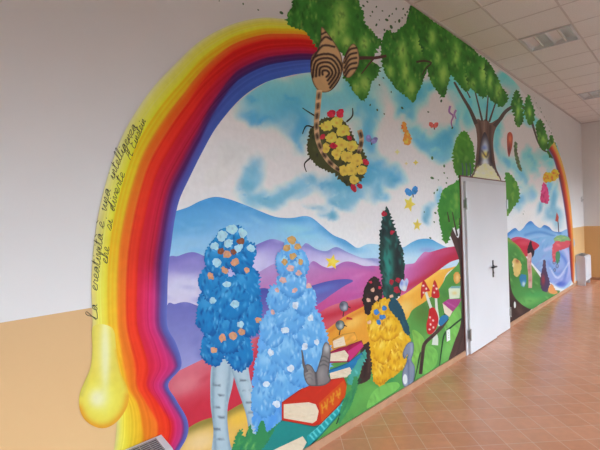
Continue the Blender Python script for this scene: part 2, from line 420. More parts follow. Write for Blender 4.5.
# --- sky with clouds
BL, BL2, WH = (62, 128, 166), (104, 158, 184), (176, 164, 160)
sky_pts = [(160, 340), (168, 262), (171, 235), (176, 205), (187, 182), (200, 155), (217, 126), (243, 98), (273, 79), (300, 72), (306, 30), (330, 24), (372, 34),
           (400, 30), (430, 21), (440, 28), (470, 49), (500, 70), (512, 79), (527, 97), (540, 112), (553, 135), (562, 160), (567, 185), (570, 210), (572, 250), (573, 285), (510, 323),
           (462, 352), (400, 345), (300, 340), (230, 340)]
blues = [(262, 92, 22, 14), (285, 88, 28, 14), (272, 108, 26, 14), (298, 112, 24, 18), (255, 118, 10, 8), (310, 95, 14, 20), (304, 128, 10, 10), (330, 100, 16, 14), (352, 96, 16, 18), (357, 84, 20, 14), (368, 112, 14, 14), (366, 130, 9, 14), (372, 142, 8, 10), (300, 140, 6, 10),
    (252, 170, 9, 9), (250, 184, 9, 9), (256, 197, 14, 7), (272, 200, 16, 7), (288, 194, 16, 9), (300, 186, 12, 8), (312, 182, 8, 6), (338, 182, 16, 12), (352, 188, 16, 14), (362, 178, 16, 12), (372, 168, 12, 14), (384, 176, 14, 9), (396, 178, 10, 7), (350, 202, 12, 7), (338, 200, 8, 5), (376, 192, 7, 10),
    (392, 76, 9, 18), (404, 92, 12, 10), (414, 94, 10, 20), (407, 110, 8, 12), (416, 130, 12, 8), (426, 142, 14, 10), (440, 146, 12, 14), (450, 138, 10, 12), (446, 152, 10, 8), (430, 86, 12, 8), (452, 84, 12, 12), (464, 100, 9, 20), (470, 116, 6, 16), (467, 84, 12, 10), (456, 118, 4, 14),
    (480, 98, 10, 18), (492, 108, 8, 14), (500, 122, 7, 12), (496, 142, 5, 22), (508, 104, 6, 10), (520, 112, 6, 14), (512, 86, 9, 10), (503, 76, 9, 9), (526, 118, 6, 10), (534, 122, 5, 8),
    (504, 160, 5, 12), (514, 164, 8, 10), (522, 176, 7, 10), (528, 190, 5, 9), (519, 200, 5, 9), (512, 206, 4, 10), (529, 156, 6, 12), (534, 168, 4, 8), (545, 160, 9, 6), (553, 150, 5, 8), (546, 142, 5, 8), (548, 182, 4, 16), (557, 196, 4, 16), (553, 214, 5, 10), (541, 205, 3, 8), (436, 200, 4, 8), (430, 214, 5, 6), (385, 196, 8, 4), (318, 206, 10, 3), (330, 214, 10, 4)]
ops = [('g', (300, 70), (166, 156, 150), (300, 245), (228, 226, 232)), ('w', 3.2, 13)]
for x, y, rx, ry in blues:
    dk = rng.uniform(0, 1); br_ = max(0, (y - 120)) * .22
    k = (54 + 40 * dk + br_, 128 + 22 * dk + br_, 164 + 16 * dk + br_ * .8)
    ops.append(('b', x, y, rx * 1.12, ry * 1.12, k, .86, 0))
ops.append(('w', 2.6, 6))
for q in range(130):
    x, y, rx, ry = blues[rng.integers(len(blues))]; a_ = rng.uniform(0, 6.28); br_ = max(0, (y - 120)) * .22
    ops.append(('b', x + rx * .8 * math.cos(a_), y + ry * .8 * math.sin(a_), rx * rng.uniform(.2, .45), ry * rng.uniform(.2, .4), (46 + br_, 124 + br_, 166 + br_) if q % 2 else (150 + br_, 176 + br_, 186 + br_), rng.uniform(.25, .5)))
for x, y, rx, ry in [(232, 150, 22, 22), (215, 175, 18, 16), (276, 152, 20, 14), (286, 170, 10, 8), (330, 160, 6, 6), (318, 172, 14, 9), (300, 166, 10, 8), (405, 120, 7, 7), (388, 140, 10, 12), (385, 118, 8, 10), (400, 160, 14, 8), (436, 112, 11, 13), (386, 212, 12, 10), (404, 206, 16, 12), (365, 222, 16, 10), (345, 220, 12, 8), (306, 204, 14, 5), (360, 206, 6, 6),
                     (440, 118, 12, 8), (490, 160, 3, 14), (503, 140, 3, 12), (521, 130, 6, 10), (530, 136, 6, 8), (532, 182, 4, 8), (539, 172, 4, 7), (524, 216, 14, 8), (540, 228, 10, 6), (512, 188, 4, 10)]:
    wcol = np.interp(y, [90, 150, 220], [158, 184, 218]); ops.append(('b', x, y, rx, ry, (wcol, wcol * .97, wcol * .965), .85))
P('sky', sky_pts, WH, ops, step=1.9)

# --- far hills
P('hill', [(168, 214), (176, 211), (188, 207), (200, 201), (214, 197), (228, 199), (245, 205), (262, 212), (276, 217), (291, 218), (304, 216), (312, 218), (322, 226), (333, 235), (345, 240), (352, 245), (358, 248),
           (368, 244), (380, 245), (392, 249), (392, 275), (300, 290), (168, 290)], (120, 175, 215),
  [('g', (230, 200), (72, 142, 200), (236, 262), (168, 205, 232)), ('s', [(170, 212), (200, 201), (214, 197), (228, 199), (262, 212), (291, 218), (312, 218), (333, 235), (352, 246)], 5, (66, 138, 196), .8),
   ('b', 190, 222, 26, 14, (84, 152, 205), .7, -10), ('b', 186, 244, 20, 9, (140, 185, 225), .6), ('b', 300, 232, 24, 8, (140, 200, 225), .6, 15), ('b', 340, 252, 18, 5, (190, 210, 235), .8, 15), ('b', 355, 250, 14, 4, (110, 175, 215), .6),
   ('f', [(90, 160, 210), (120, 180, 220), (150, 195, 228)], 70, 10, 2.5, 8, .3)], step=2, label='pale blue ridge of hills')
P('hill', [(167, 262), (178, 256), (192, 252), (204, 256), (216, 262), (232, 259), (246, 250), (262, 242), (273, 239), (286, 243), (300, 247), (306, 243), (316, 249), (326, 251), (336, 247), (347, 252), (362, 258), (382, 262), (382, 300), (280, 320), (166, 320)],
  (170, 160, 210), [('g', (270, 245), (142, 130, 198), (275, 275), (205, 198, 228)), ('s', [(168, 261), (192, 252), (216, 262)], 7, (112, 108, 184), .85), ('b', 183, 285, 22, 12, (200, 200, 228), .8),
   ('b', 190, 268, 24, 7, (124, 118, 190), .7), ('b', 255, 262, 16, 10, (205, 200, 232), .7, -30), ('s', [(240, 254), (262, 243), (273, 240), (298, 248)], 3, (112, 104, 180), .7), ('s', [(304, 245), (326, 252), (336, 248), (380, 262)], 2.5, (110, 120, 190), .7),
   ('f', [(150, 145, 205), (190, 185, 225), (130, 128, 195)], 60, 9, 2.5, -5, .3)], step=2, label='lilac ridge of hills')
P('hill', [(166, 310), (175, 304), (186, 302), (198, 306), (212, 312), (240, 296), (256, 288), (270, 290), (290, 290), (290, 345), (240, 375), (166, 385)], (118, 118, 186),
  [('g', (180, 303), (104, 106, 180), (180, 370), (150, 152, 208)), ('b', 262, 305, 22, 12, (104, 92, 176), .7), ('b', 258, 330, 22, 10, (140, 96, 170), .7), ('f', [(104, 104, 176), (150, 150, 210)], 30, 6, 5, 80, .3)], step=2, label='violet blue hill')
P('hill', [(244, 290), (252, 277), (264, 269), (276, 263), (290, 262), (306, 266), (313, 261), (322, 266), (331, 268), (343, 262), (352, 262), (364, 266), (376, 266), (385, 272), (385, 330), (320, 330), (262, 310)], (176, 110, 172),
  [('g', (300, 262), (176, 138, 196), (320, 320), (196, 60, 120)), ('s', [(252, 277), (276, 264), (292, 263), (312, 262)], 4, (168, 140, 196), .8), ('b', 350, 285, 26, 16, (190, 98, 170), .8, -20), ('b', 335, 305, 30, 7, (186, 80, 150), .8, -25), ('b', 372, 280, 12, 16, (196, 96, 160), .6),
   ('s', [(313, 262), (331, 269), (343, 263), (372, 268)], 3, (150, 90, 165), .6), ('f', [(200, 120, 180), (160, 90, 160), (210, 140, 190)], 50, 9, 2, -20, .3)], step=2, label='mauve and pink rolling hill')
P('hill', [(238, 300), (252, 292), (262, 288), (275, 290), (292, 291), (310, 286), (328, 281), (345, 279), (353, 281), (344, 286), (332, 294), (318, 304), (302, 312), (280, 318), (244, 316)], (86, 88, 168),
  [('g', (300, 284), (74, 80, 160), (305, 312), (130, 110, 184)), ('b', 320, 290, 18, 4, (96, 120, 196), .7, -15)], step=1.6, label='dark blue tongue shaped hill')
P('hill', [(164, 378), (180, 370), (205, 358), (235, 345), (262, 335), (285, 325), (310, 318), (330, 306), (352, 300), (372, 298), (372, 325), (335, 350), (270, 400), (215, 425), (160, 460)], (198, 46, 72),
  [('g', (200, 360), (206, 110, 126), (215, 400), (196, 44, 66)), ('b', 185, 385, 20, 10, (214, 130, 140), .7, -25), ('b', 305, 320, 22, 6, (196, 50, 90), .8, -25), ('s', [(262, 342), (300, 326), (340, 312), (368, 304)], 5, (186, 30, 50), .75), ('b', 262, 358, 14, 16, (192, 26, 54), .7),
   ('f', [(220, 80, 90), (180, 30, 50)], 40, 8, 3, -25, .3)], step=2, label='red hill')
P('path', [(160, 470), (172, 446), (184, 431), (200, 421), (222, 414), (240, 404), (256, 398), (275, 396), (275, 440), (240, 480), (160, 480)], (226, 180, 90),
  [('s', [(165, 456), (184, 432), (222, 415), (256, 399)], 6, (134, 122, 54), .9), ('b', 200, 442, 20, 12, (232, 202, 150), .9, -20), ('b', 240, 418, 14, 8, (236, 190, 70), .8, -20)], step=2, label='sand yellow path')
P('path', [(308, 352), (318, 338), (330, 327), (345, 316), (360, 308), (376, 300), (395, 300), (404, 292), (420, 281), (436, 270), (450, 262), (466, 253), (466, 262), (448, 272), (442, 284), (436, 292), (420, 306), (408, 322), (380, 345), (340, 370), (316, 372)], (226, 152, 54),
  [('g', (330, 330), (222, 150, 50), (450, 265), (238, 176, 70)), ('b', 405, 308, 9, 8, (232, 200, 120), .8, -40), ('b', 352, 322, 12, 7, (236, 190, 100), .8, -30), ('s', [(405, 295), (436, 272), (462, 257)], 2.5, (244, 196, 96), .8), ('s', [(312, 345), (345, 320), (372, 306)], 2, (200, 110, 40), .6)], step=1.6, label='orange winding path')
# right of the figures: hills to the door
P('hill', [(398, 250), (404, 247), (412, 242), (420, 239), (430, 239), (438, 243), (446, 247), (456, 250), (456, 266), (398, 272)], (96, 168, 214),
  [('g', (420, 240), (84, 160, 210), (420, 258), (190, 215, 235)), ('b', 427, 250, 8, 3, (140, 150, 205), .7)], step=1.2, label='sky blue hill beside the door')
P('hill', [(396, 276), (402, 266), (408, 264), (414, 263), (418, 258), (424, 252), (430, 252), (444, 248), (456, 246), (466, 243), (466, 256), (450, 262), (436, 272), (420, 283), (398, 296)], (176, 70, 130),
  [('g', (408, 262), (196, 110, 176), (440, 276), (176, 40, 74)), ('s', [(402, 268), (418, 258), (428, 251)], 3, (190, 140, 190), .7), ('s', [(400, 290), (430, 275), (462, 252)], 3, (184, 36, 60), .7), ('b', 445, 252, 12, 4, (190, 80, 120), .6, -15)], step=1.3, label='magenta hill beside the door')
P('meadow', [(404, 322), (412, 310), (424, 302), (436, 292), (443, 282), (446, 276), (456, 266), (466, 258), (466, 356), (440, 368), (400, 393), (360, 417), (320, 441), (262, 476), (240, 480), (236, 448), (262, 430), (300, 400), (322, 372), (345, 350), (372, 345)], (92, 156, 76),
  [('b', 425, 312, 14, 14, (84, 116, 52), .8), ('b', 448, 290, 9, 20, (70, 130, 58), .8, 20), ('b', 440, 320, 14, 10, (60, 140, 70), .6), ('b', 425, 360, 8, 26, (120, 186, 90), .8, 12), ('b', 380, 385, 26, 10, (110, 176, 84), .8, -32), ('b', 385, 378, 14, 10, (34, 124, 84), .7),
   ('b', 345, 405, 24, 8, (92, 168, 84), .7, -32), ('b', 448, 348, 7, 16, (124, 196, 100), .8, 12), ('s', [(322, 440), (360, 417), (400, 392), (440, 368)], 3, (60, 140, 70), .8), ('b', 335, 390, 12, 20, (40, 120, 80), .6, 20),
   ('b', 352, 352, 12, 6, (120, 150, 60), .8), ('f', [(70, 150, 70), (130, 190, 95), (50, 120, 66)], 120, 7, 2, 60, .35)], step=1.8, label='green meadow left of the door')

# --- rainbow
def st(L, R, f, c): return (L, R, list(zip(f, c)))
cA = [(200, 190, 140), (208, 200, 104), (224, 206, 50), (226, 176, 18), (230, 170, 18), (226, 112, 16), (224, 100, 20), (212, 50, 10), (206, 34, 12), (190, 16, 34), (176, 14, 52), (130, 20, 78), (76, 26, 92), (84, 70, 150), (84, 96, 176)]
fA = [0, .08, .19, .22, .33, .345, .45, .465, .59, .61, .78, .83, .885, .93, 1]
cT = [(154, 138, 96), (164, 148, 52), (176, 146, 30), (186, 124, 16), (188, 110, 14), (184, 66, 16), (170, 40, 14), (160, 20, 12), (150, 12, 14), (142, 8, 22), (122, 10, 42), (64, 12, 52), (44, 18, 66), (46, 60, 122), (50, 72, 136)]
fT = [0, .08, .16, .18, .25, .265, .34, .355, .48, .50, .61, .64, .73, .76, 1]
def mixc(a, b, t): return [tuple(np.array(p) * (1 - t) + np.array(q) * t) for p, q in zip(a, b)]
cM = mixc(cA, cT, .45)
cB = [(216, 200, 130), (236, 226, 100), (238, 216, 60), (236, 190, 40), (238, 180, 30), (236, 130, 24), (236, 110, 24), (232, 60, 14), (226, 44, 20), (208, 26, 56), (206, 40, 110), (190, 50, 120), (120, 50, 120), (86, 84, 160), (96, 110, 190)]
stations = [
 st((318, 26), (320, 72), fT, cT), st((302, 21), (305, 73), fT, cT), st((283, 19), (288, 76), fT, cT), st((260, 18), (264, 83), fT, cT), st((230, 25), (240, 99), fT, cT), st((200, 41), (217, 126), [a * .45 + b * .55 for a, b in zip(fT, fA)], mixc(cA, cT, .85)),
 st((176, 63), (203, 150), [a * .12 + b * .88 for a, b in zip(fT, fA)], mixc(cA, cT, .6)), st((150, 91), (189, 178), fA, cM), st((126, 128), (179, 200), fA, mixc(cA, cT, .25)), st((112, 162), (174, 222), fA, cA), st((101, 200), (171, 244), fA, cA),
 st((94, 240), (168, 268), fA, cA), st((91, 282), (167, 298), fA, cB), st((92, 322), (167, 326), fA, cB),
 st((92, 346), (176, 344), fA, cB),
 st((98, 366), (181, 366), [0, .04, .15, .20, .28, .32, .42, .46, .58, .62, .82, .9, .94, .96, 1], cB),
 st((108, 388), (168, 384), [0, .04, .15, .20, .30, .36, .46, .50, .62, .66, .80, .88, .92, .95, 1], cB),
 st((116, 406), (176, 400), [0, .06, .12, .22, .34, .37, .48, .52, .66, .70, .80, .86, .91, .95, 1], cB),
 st((116, 426), (187, 420), [0, .06, .12, .26, .34, .37, .56, .60, .74, .78, .84, .9, .93, .95, 1], cB),
 st((114, 446), (186, 438), [0, .06, .16, .28, .36, .42, .56, .60, .74, .78, .84, .9, .93, .95, 1], cB),
 st((108, 474), (172, 460), [0, .06, .16, .28, .36, .42, .56, .60, .74, .78, .84, .9, .93, .95, 1], cB)]
rb = strip('rainbow', stations, nu=60, sub=7)
rb['label'] = 'melting rainbow arch, yellow outside to blue inside'
P('paint_drop', [(93, 326), (92, 350), (90, 368), (84, 382), (79, 396), (80, 411), (87, 422), (100, 428), (112, 425), (122, 415), (128, 402), (127, 388), (120, 372), (116, 350), (112, 328)], (226, 208, 84),
  [('s', [(79, 408), (86, 421), (100, 427), (113, 423), (124, 410), (128, 396)], 4, (226, 150, 34), .95), ('b', 103, 398, 20, 24, (232, 220, 60), .8, 0), ('s', [(128, 392), (121, 372), (116, 350)], 2, (228, 180, 50), .8), ('b', 104, 354, 8, 44, (232, 226, 130), 1), ('b', 101, 398, 15, 17, (236, 232, 120), .9), ('b', 97, 398, 9, 10, (236, 234, 196), .9), ('b', 105, 352, 4.5, 42, (234, 234, 190), .8), ('s', [(92, 330), (90, 366), (81, 394)], 2, (208, 196, 90), .8)], step=1.5, parent=rb, label='fat yellow drop of paint')
# --- handwriting along the rainbow's yellow band
# joined-up hand: each letter is a pen stroke in an em box, x-height .45, plus loose marks
GL_ = {'L': ([(0, .1), (.2, .5), (.42, .95), (.3, 1.05), (.2, .85), (.18, .4), (.08, .04), (.3, .0), (.6, .06)], .6, []),
 'a': ([(0, .1), (.3, .42), (.12, .42), (.04, .15), (.16, 0), (.32, .38), (.3, .08), (.42, .02)], .42, []),
 'c': ([(0, .08), (.26, .38), (.16, .45), (.04, .25), (.1, .02), (.34, .06)], .34, []),
 'r': ([(0, .05), (.1, .42), (.2, .34), (.26, .36), (.22, .06), (.36, .05)], .34, []),
 'e': ([(0, .06), (.24, .3), (.16, .45), (.05, .25), (.12, .0), (.34, .08)], .34, []),
 't': ([(0, .06), (.14, .8), (.1, .1), (.18, .0), (.3, .08)], .3, [[(.0, .55), (.28, .6)]]),
 'i': ([(0, .06), (.12, .42), (.1, .08), (.16, .0), (.26, .08)], .26, [[(.14, .62), (.17, .68)]]),
 'v': ([(0, .3), (.08, .44), (.14, .02), (.3, .42), (.38, .36)], .38, []),
 'u': ([(0, .3), (.08, .44), (.06, .1), (.14, .0), (.3, .42), (.28, .08), (.4, .04)], .42, []),
 'n': ([(0, .02), (.08, .42), (.07, .04), (.24, .44), (.28, .3), (.26, .04), (.4, .06)], .42, []),
 'l': ([(0, .06), (.2, .8), (.14, .95), (.08, .6), (.08, .06), (.26, .06)], .26, []),
 'g': ([(0, .1), (.28, .42), (.12, .42), (.05, .15), (.16, .04), (.3, .4), (.22, -.4), (.08, -.35), (.36, .06)], .4, []),
 'z': ([(0, .36), (.26, .42), (.06, .04), (.32, .04)], .34, []),
 'h': ([(0, .06), (.2, .85), (.12, .9), (.06, .02), (.2, .42), (.28, .34), (.26, .04), (.38, .06)], .4, []),
 's': ([(0, .04), (.18, .46), (.26, .14), (.1, .0), (.34, .08)], .34, []),
 'd': ([(0, .1), (.26, .42), (.1, .4), (.04, .12), (.16, .02), (.36, .95), (.28, .1), (.4, .04)], .42, []),
 'A': ([(0, .0), (.34, .95), (.38, .02), (.48, .02)], .54, [[(.1, .36), (.42, .4)]]),
 'E': ([(.42, .9), (.14, .9), (.1, .56), (.3, .52), (.06, .4), (.04, .04), (.44, .06)], .5, []),
 '.': ([(.06, .0), (.1, .04)], .2, [])}
LET_X = rb.data.vertices[0].co.x + .0012
def lettering(words, path_px, size):
    ps = resample(spl(path_px, False), 1., False); Y, Z = at(ps[:, 0], ps[:, 1])
    d = np.r_[0, np.cumsum(np.hypot(np.diff(Y), np.diff(Z)))]
    for txt, s0px, s1px in words:                          # s0px, s1px: photo heights at which the word begins and ends
        s0, s1 = np.interp(-s0px, -ps[:, 1], d), np.interp(-s1px, -ps[:, 1], d)
        marks = []; run = []; x = 0
        for ch in txt:
            acc = ch in 'àè'; k = {'à': 'a', 'è': 'e'}.get(ch, ch); g_, adv, ex = GL_[k]
            run += [(x + a, b) for a, b in g_]
            if k == '.': marks.append(run); run = []
            marks += [[(x + a, b) for a, b in e_] for e_ in ex]
            if acc: marks.append([(x + .06, .75), (x + .24, .6)])
            x += adv
        if run: marks.insert(0, run)
        V = []; F = []
        for mk in marks:
            q = spl(mk, False, 4) if len(mk) > 2 else np.array(mk, float)
            q = np.c_[q[:, 0] + q[:, 1] * .22, q[:, 1]]
            W = []
            for a, b in q:
                s = s0 + a / x * (s1 - s0); o_ = b * size
                y, z = np.interp(s, d, Y), np.interp(s, d, Z); y2, z2 = np.interp(s + .01, d, Y), np.interp(s + .01, d, Z)
                t = np.array([y2 - y, z2 - z]); t /= max(np.hypot(*t), 1e-9)
                W.append((y - t[1] * o_, z + t[0] * o_))
            W = np.array(W); T_ = np.gradient(W, axis=0); T_ /= np.maximum(np.hypot(*T_.T)[:, None], 1e-6); Nn = np.c_[T_[:, 1], -T_[:, 0]] * .0015
            n = len(V)
            for i in range(len(W)): V += [(LET_X, *(W[i] + Nn[i])), (LET_X, *(W[i] - Nn[i]))]
            F += [(n + 2 * i, n + 2 * i + 1, n + 2 * i + 3, n + 2 * i + 2) for i in range(len(W) - 1)]
        me = bpy.data.meshes.new('lettering'); me.from_pydata(V, [], F); me.materials.append(M_INK)
        o = bpy.data.objects.new('lettering', me); C.objects.link(o); o.parent = rb
M_INK = mat('ink_paint', (.045, .05, .02), .6, var=.1, bscale=30)
lettering([('La', 320, 304), ('creatività', 291, 234), ('è', 229, 222), ('una', 212, 190), ('intelligenza', 180, 127)], [(97, 324), (97, 290), (101, 250), (104, 222), (109, 195), (117, 170), (127, 146), (141, 118)], .050)
lettering([('che', 264, 247), ('si', 231, 220), ('diverte', 212, 174), ('A.', 160, 152), ('Einstein', 149, 121)], [(106, 275), (109, 245), (113, 215), (119, 190), (126, 170), (134, 150), (146, 120), (151, 112)], .048)

# --- painted trees
def crown(pts, hl=(), parent=None, dark=0, n=None, rag=2., step=1.5, label=None):
    a = np.array(pts); ar = np.ptp(a[:, 0]) * np.ptp(a[:, 1])
    ops = [('f', [GD, GM, GM, (30, 66, 22)], int(ar / 22) + 12, 3.6, 1.6, 75, .75)]
    for x, y, rx, ry in hl:
        ops.append(('b', x, y, rx * 1.8, ry * 1.1, GL, .9)); ops.append(('b', x, y, rx * 1.15, ry * .85, GY, .85))
    ops.append(('f', [GD, GL, GM, GY, (56, 104, 36)], int(ar / 16) + 10, 2.4, .9, 80, .5))
    return P('foliage', pts, GM, ops, step=step, rag=rag, parent=parent, label=label)
BR = (64, 44, 36)
# big tree over the door
tree = P('tree', [(470, 184), (474, 170), (476, 155), (477, 142), (476, 130), (474, 122), (478, 119), (482, 121), (486, 119), (490, 123), (496, 120), (502, 117), (500, 122), (495, 130), (493, 142), (494, 156), (496, 168), (500, 184)],
  (92, 66, 56), [('s', [(479, 122), (481, 140), (477, 165), (473, 182)], 1.2, (60, 42, 38), .8), ('s', [(490, 126), (490, 145), (494, 168), (498, 182)], 1.2, (54, 38, 36), .8), ('s', [(484, 121), (484, 133)], .8, (120, 92, 80), .7), ('s', [(488, 122), (487, 134)], .7, (70, 46, 40), .7)], step=1, label='big brown tree with a hollow trunk over the door')
P('hollow', [(484.5, 132), (488, 139), (490.5, 150), (492, 162), (497, 180), (473, 180), (478, 163), (479.5, 150), (481, 140)], (40, 30, 36),
  [('b', 485, 152, 4, 14, (178, 178, 186), 1), ('b', 484, 148, 3, 3, (84, 96, 140), .8), ('b', 485, 155, 3.5, 4, (206, 168, 56), .9), ('s', [(482, 151), (486, 157), (488, 152)], .8, (50, 50, 60), .8), ('b', 485, 163, 4, 4, (190, 186, 190), .9),
   ('b', 485, 173, 11, 8, (206, 192, 160), 1), ('b', 478, 169, 3, 3, (214, 178, 90), .7), ('b', 491, 173, 3, 3, (214, 180, 100), .7), ('s', [(474, 179), (497, 179)], 1.3, (190, 140, 128), .7)], step=.8, parent=tree)
P('pale_blossom', [(473, 182), (475, 172), (479, 166), (485, 163), (491, 166), (496, 173), (499, 182)], (208, 190, 150), [('f', [(222, 190, 110), (214, 200, 176), (196, 170, 130)], 24, 2, 1, 20, .7), ('s', [(473, 181), (498, 181)], 1.2, (190, 140, 128), .7)], rag=.8, step=.8, parent=tree)
for q, w0, w1 in [([(476, 124), (470, 110), (463, 98), (454, 82)], 2, 1), ([(482, 121), (479, 108), (475, 92)], 1, .6), ([(486, 121), (487, 108), (488, 96)], 1, .6), ([(489, 122), (493, 110), (497, 98)], 1, .6), ([(494, 126), (500, 119), (505, 112), (512, 107), (519, 105), (526, 110), (531, 120), (534, 130), (538, 142), (543, 150), (549, 152)], 2, .6),
    ([(470, 98), (465, 88)], .7, .5)]:
    line('branch', q, w0, (60, 48, 44), tree, taper=w1)
CR = [([(383, 36), (388, 30), (394, 33), (400, 28), (406, 22), (410, 6), (418, 10), (424, 15), (430, 24), (434, 40), (431, 60), (424, 78), (418, 92), (413, 102), (406, 97), (397, 90), (389, 80), (383, 68), (381, 50)], [(402, 52, 4, 12), (405, 72, 3, 14), (411, 88, 4, 10), (419, 44, 4, 12), (390, 72, 3, 8)]),
 ([(416, 8), (428, 17), (439, 25), (448, 31), (453, 45), (453, 62), (449, 80), (443, 97), (436, 90), (430, 80), (424, 60), (418, 36)], [(432, 38, 3, 10), (443, 74, 4, 12), (437, 58, 2.5, 8)]),
 ([(445, 29), (456, 37), (465, 43), (472, 55), (475, 68), (472, 85), (466, 92), (458, 84), (450, 72), (446, 50)], [(456, 54, 3, 14), (468, 78, 3.5, 9)]),
 ([(463, 43), (472, 48), (479, 55), (486, 60), (490, 70), (490, 88), (484, 98), (476, 93), (468, 86), (464, 66)], [(483, 74, 3, 13), (473, 84, 2, 6)]),
 ([(485, 60), (490, 63), (495, 72), (500, 84), (506, 92), (508, 100), (502, 107), (494, 103), (488, 96), (485, 80)], [(498, 92, 2.5, 9), (490, 82, 2, 9)]),
 ([(512, 97), (516, 90), (520, 94), (523, 104), (523, 118), (519, 128), (515, 122), (511, 108)], [(518, 112, 1.5, 8)]), ([(523, 106), (526, 98), (529, 95), (532, 102), (534, 112), (533, 121), (529, 125), (525, 116)], [(529, 112, 1.5, 6)]),
 ([(536, 126), (539, 119), (542, 122), (545, 130), (548, 138), (548, 147), (543, 151), (538, 143)], [(543, 140, 2, 5)]), ([(548, 143), (551, 135), (554, 138), (556, 146), (556, 154), (551, 158), (547, 150)], [(552, 148, 1.5, 4)])]
for o_, h_ in CR: crown(o_, h_, tree, rag=1.6, step=1.3 if o_[0][0] > 460 else 1.5)
line('branch', [(416, 62), (424, 61), (431, 63), (426, 68), (422, 75)], 1.2, (50, 34, 26), tree, taper=.5)
# tree in the upper left corner
tl = crown([(287, 20), (293, 28), (301, 30), (308, 36), (312, 42), (320, 52), (328, 50), (336, 52), (344, 56), (352, 60), (362, 66), (371, 60), (377, 48), (381, 40), (372, 32), (366, 22), (360, 6), (354, -12), (346, -40), (320, -62), (300, -52), (290, -22), (292, 2)],
  [(340, 20, 6, 22), (346, 42, 4, 8), (364, 44, 4, 9), (332, 36, 4, 9)], mural, rag=2.4, label='leafy green treetop above the end of the rainbow')
tl.name = 'treetop'
crown([(342, 74), (348, 84), (354, 93), (362, 101), (368, 96), (370, 84), (378, 76), (380, 66), (368, 60), (354, 62)], [(364, 84, 5, 10), (356, 88, 3, 7)], tl, rag=1.8)
line('branch', [(352, 59), (362, 58), (374, 58), (386, 56)], 1.9, (62, 34, 30), tl, taper=1.4)
line('branch', [(373, 59), (368, 65), (361, 74)], .9, (62, 34, 30), tl, taper=.5)
# striped coil in the branches
TAN, DK = (150, 112, 76), (34, 20, 20)
coil = P('striped_coil', [(321, 27), (327, 33), (335, 44), (341, 56), (342, 70), (338, 82), (330, 91), (320, 92), (313, 84), (310, 70), (311, 57), (317, 50), (320, 40)], TAN,
  [('b', 330, 70, 8, 18, (164, 124, 84), .6)] + [('s', [(325 - r * .95, 74 + r * .25), (324 - r * .62, 74 - r * .95), (325 + r * .45, 74 - r * 1.1), (326 + r * .95, 74 - r * .1), (325 + r * .35, 74 + r * 1.02)], .95, DK, .95, 1) for r in (3, 6.4, 10, 13.5, 17)]
  + [('s', [(313, 58), (322, 46), (334, 47)], .9, DK, .9, 1), ('s', [(320, 42), (325, 37), (331, 40)], .9, DK, .9, 1), ('s', [(320, 35), (326, 32)], .8, DK, .9, 1)], step=.8, edge=((40, 22, 20), .8), label='tan and dark brown striped coil wound in the tree')
P('coil_loop', [(342, 64), (346, 52), (352, 44), (357, 48), (359, 60), (356, 70), (349, 78), (343, 75)], TAN, [('s', [(344, 62 + k), (349, 54 + k), (356, 52 + k)], .9, DK, .9, 1) for k in (-4, 1, 6, 11, 16)], step=.8, parent=coil, edge=((40, 22, 20), .7))
pend = [(319, 90), (318, 100), (317, 112), (316, 124), (317, 138), (321, 150), (328, 161), (337, 169), (345, 173)]
def striped(pts, w, n, parent):
    L = resample(spl(pts, False), 1, False); k = max(2, len(L) // n)
    return line('coil_tail', pts, w, (170, 134, 100), parent, [('s', [tuple(L[i]), tuple(L[min(i + 2, len(L) - 1)])], 1.9, DK, 1, 1) for i in range(k // 2, len(L), k)], step=.8, taper=w * .75)
# --- stand-in plants: plain painted flowers of about the size and colours of the figures they replace
def bush(name, pts, base, pal, n=30, sz=(2.2, 1.1), rot=80, rag=1.6, step=1.2, extra=(), parent=None, label=None, al=.6):
    return P(name, pts, base, list(extra) + [('f', pal, n, sz[0], sz[1], rot, al)], step=step, rag=rag, parent=parent, label=label)
vine = bush('hanging_vine', [(309, 132), (314, 124), (322, 118), (332, 116), (342, 120), (350, 130), (356, 142), (364, 152), (367, 166), (362, 178), (354, 186), (344, 184), (336, 176), (322, 168), (312, 162), (307, 148)], (60, 60, 34), [(30, 30, 26), (84, 84, 40), (44, 50, 34), (26, 24, 28)], 60, label='leafy vine full of yellow and red blossoms hanging from the striped coil')
for q in ([(318, 118), (308, 112), (302, 108)], [(314, 128), (306, 126), (302, 134)], [(346, 122), (352, 116), (352, 108)], [(310, 158), (304, 164), (306, 172)]): line('tendril', q, .9, (30, 30, 30), vine, taper=.4)
striped(pend, 2.9, 9, coil); striped([(359, 130), (361, 138), (360, 147), (357, 156)], 2.6, 3, coil)
YB = (190, 160, 66); YP = [(206, 178, 84), (170, 138, 52), (196, 164, 70), (150, 118, 44)]
for x, y, r in ((326, 126, 6), (336, 122, 6), (343, 131, 6.5), (331, 137, 6), (341, 144, 7), (351, 146, 6), (336, 154, 5.5), (347, 157, 6.5), (357, 160, 6), (351, 170, 6.5), (361, 170, 5), (344, 171, 5.5), (354, 180, 5), (326, 148, 4.5)):
    bush('yellow_blossom', blob(x, y, r * 1.05, r * .9, rng.uniform(0, 180), 10, .2), YB, YP, 8, (1.8, 1), extra=[('b', x, y + 1, 1.6, 1.2, (140, 92, 40), .5)], rag=.8, step=1, parent=vine)
for x, y, r in ((331, 114, 4.5), (340, 113, 4.5), (333, 146, 4), (365, 162, 3.5), (353, 188, 4), (359, 186, 3), (322, 137, 3), (349, 138, 3)):
    bush('red_blossom', blob(x, y, r, r * .8, rng.uniform(0, 180), 8, .2), (168, 32, 50), [(190, 60, 70), (130, 16, 36)], 6, (1.4, .9), rag=.4, step=.9, parent=vine)
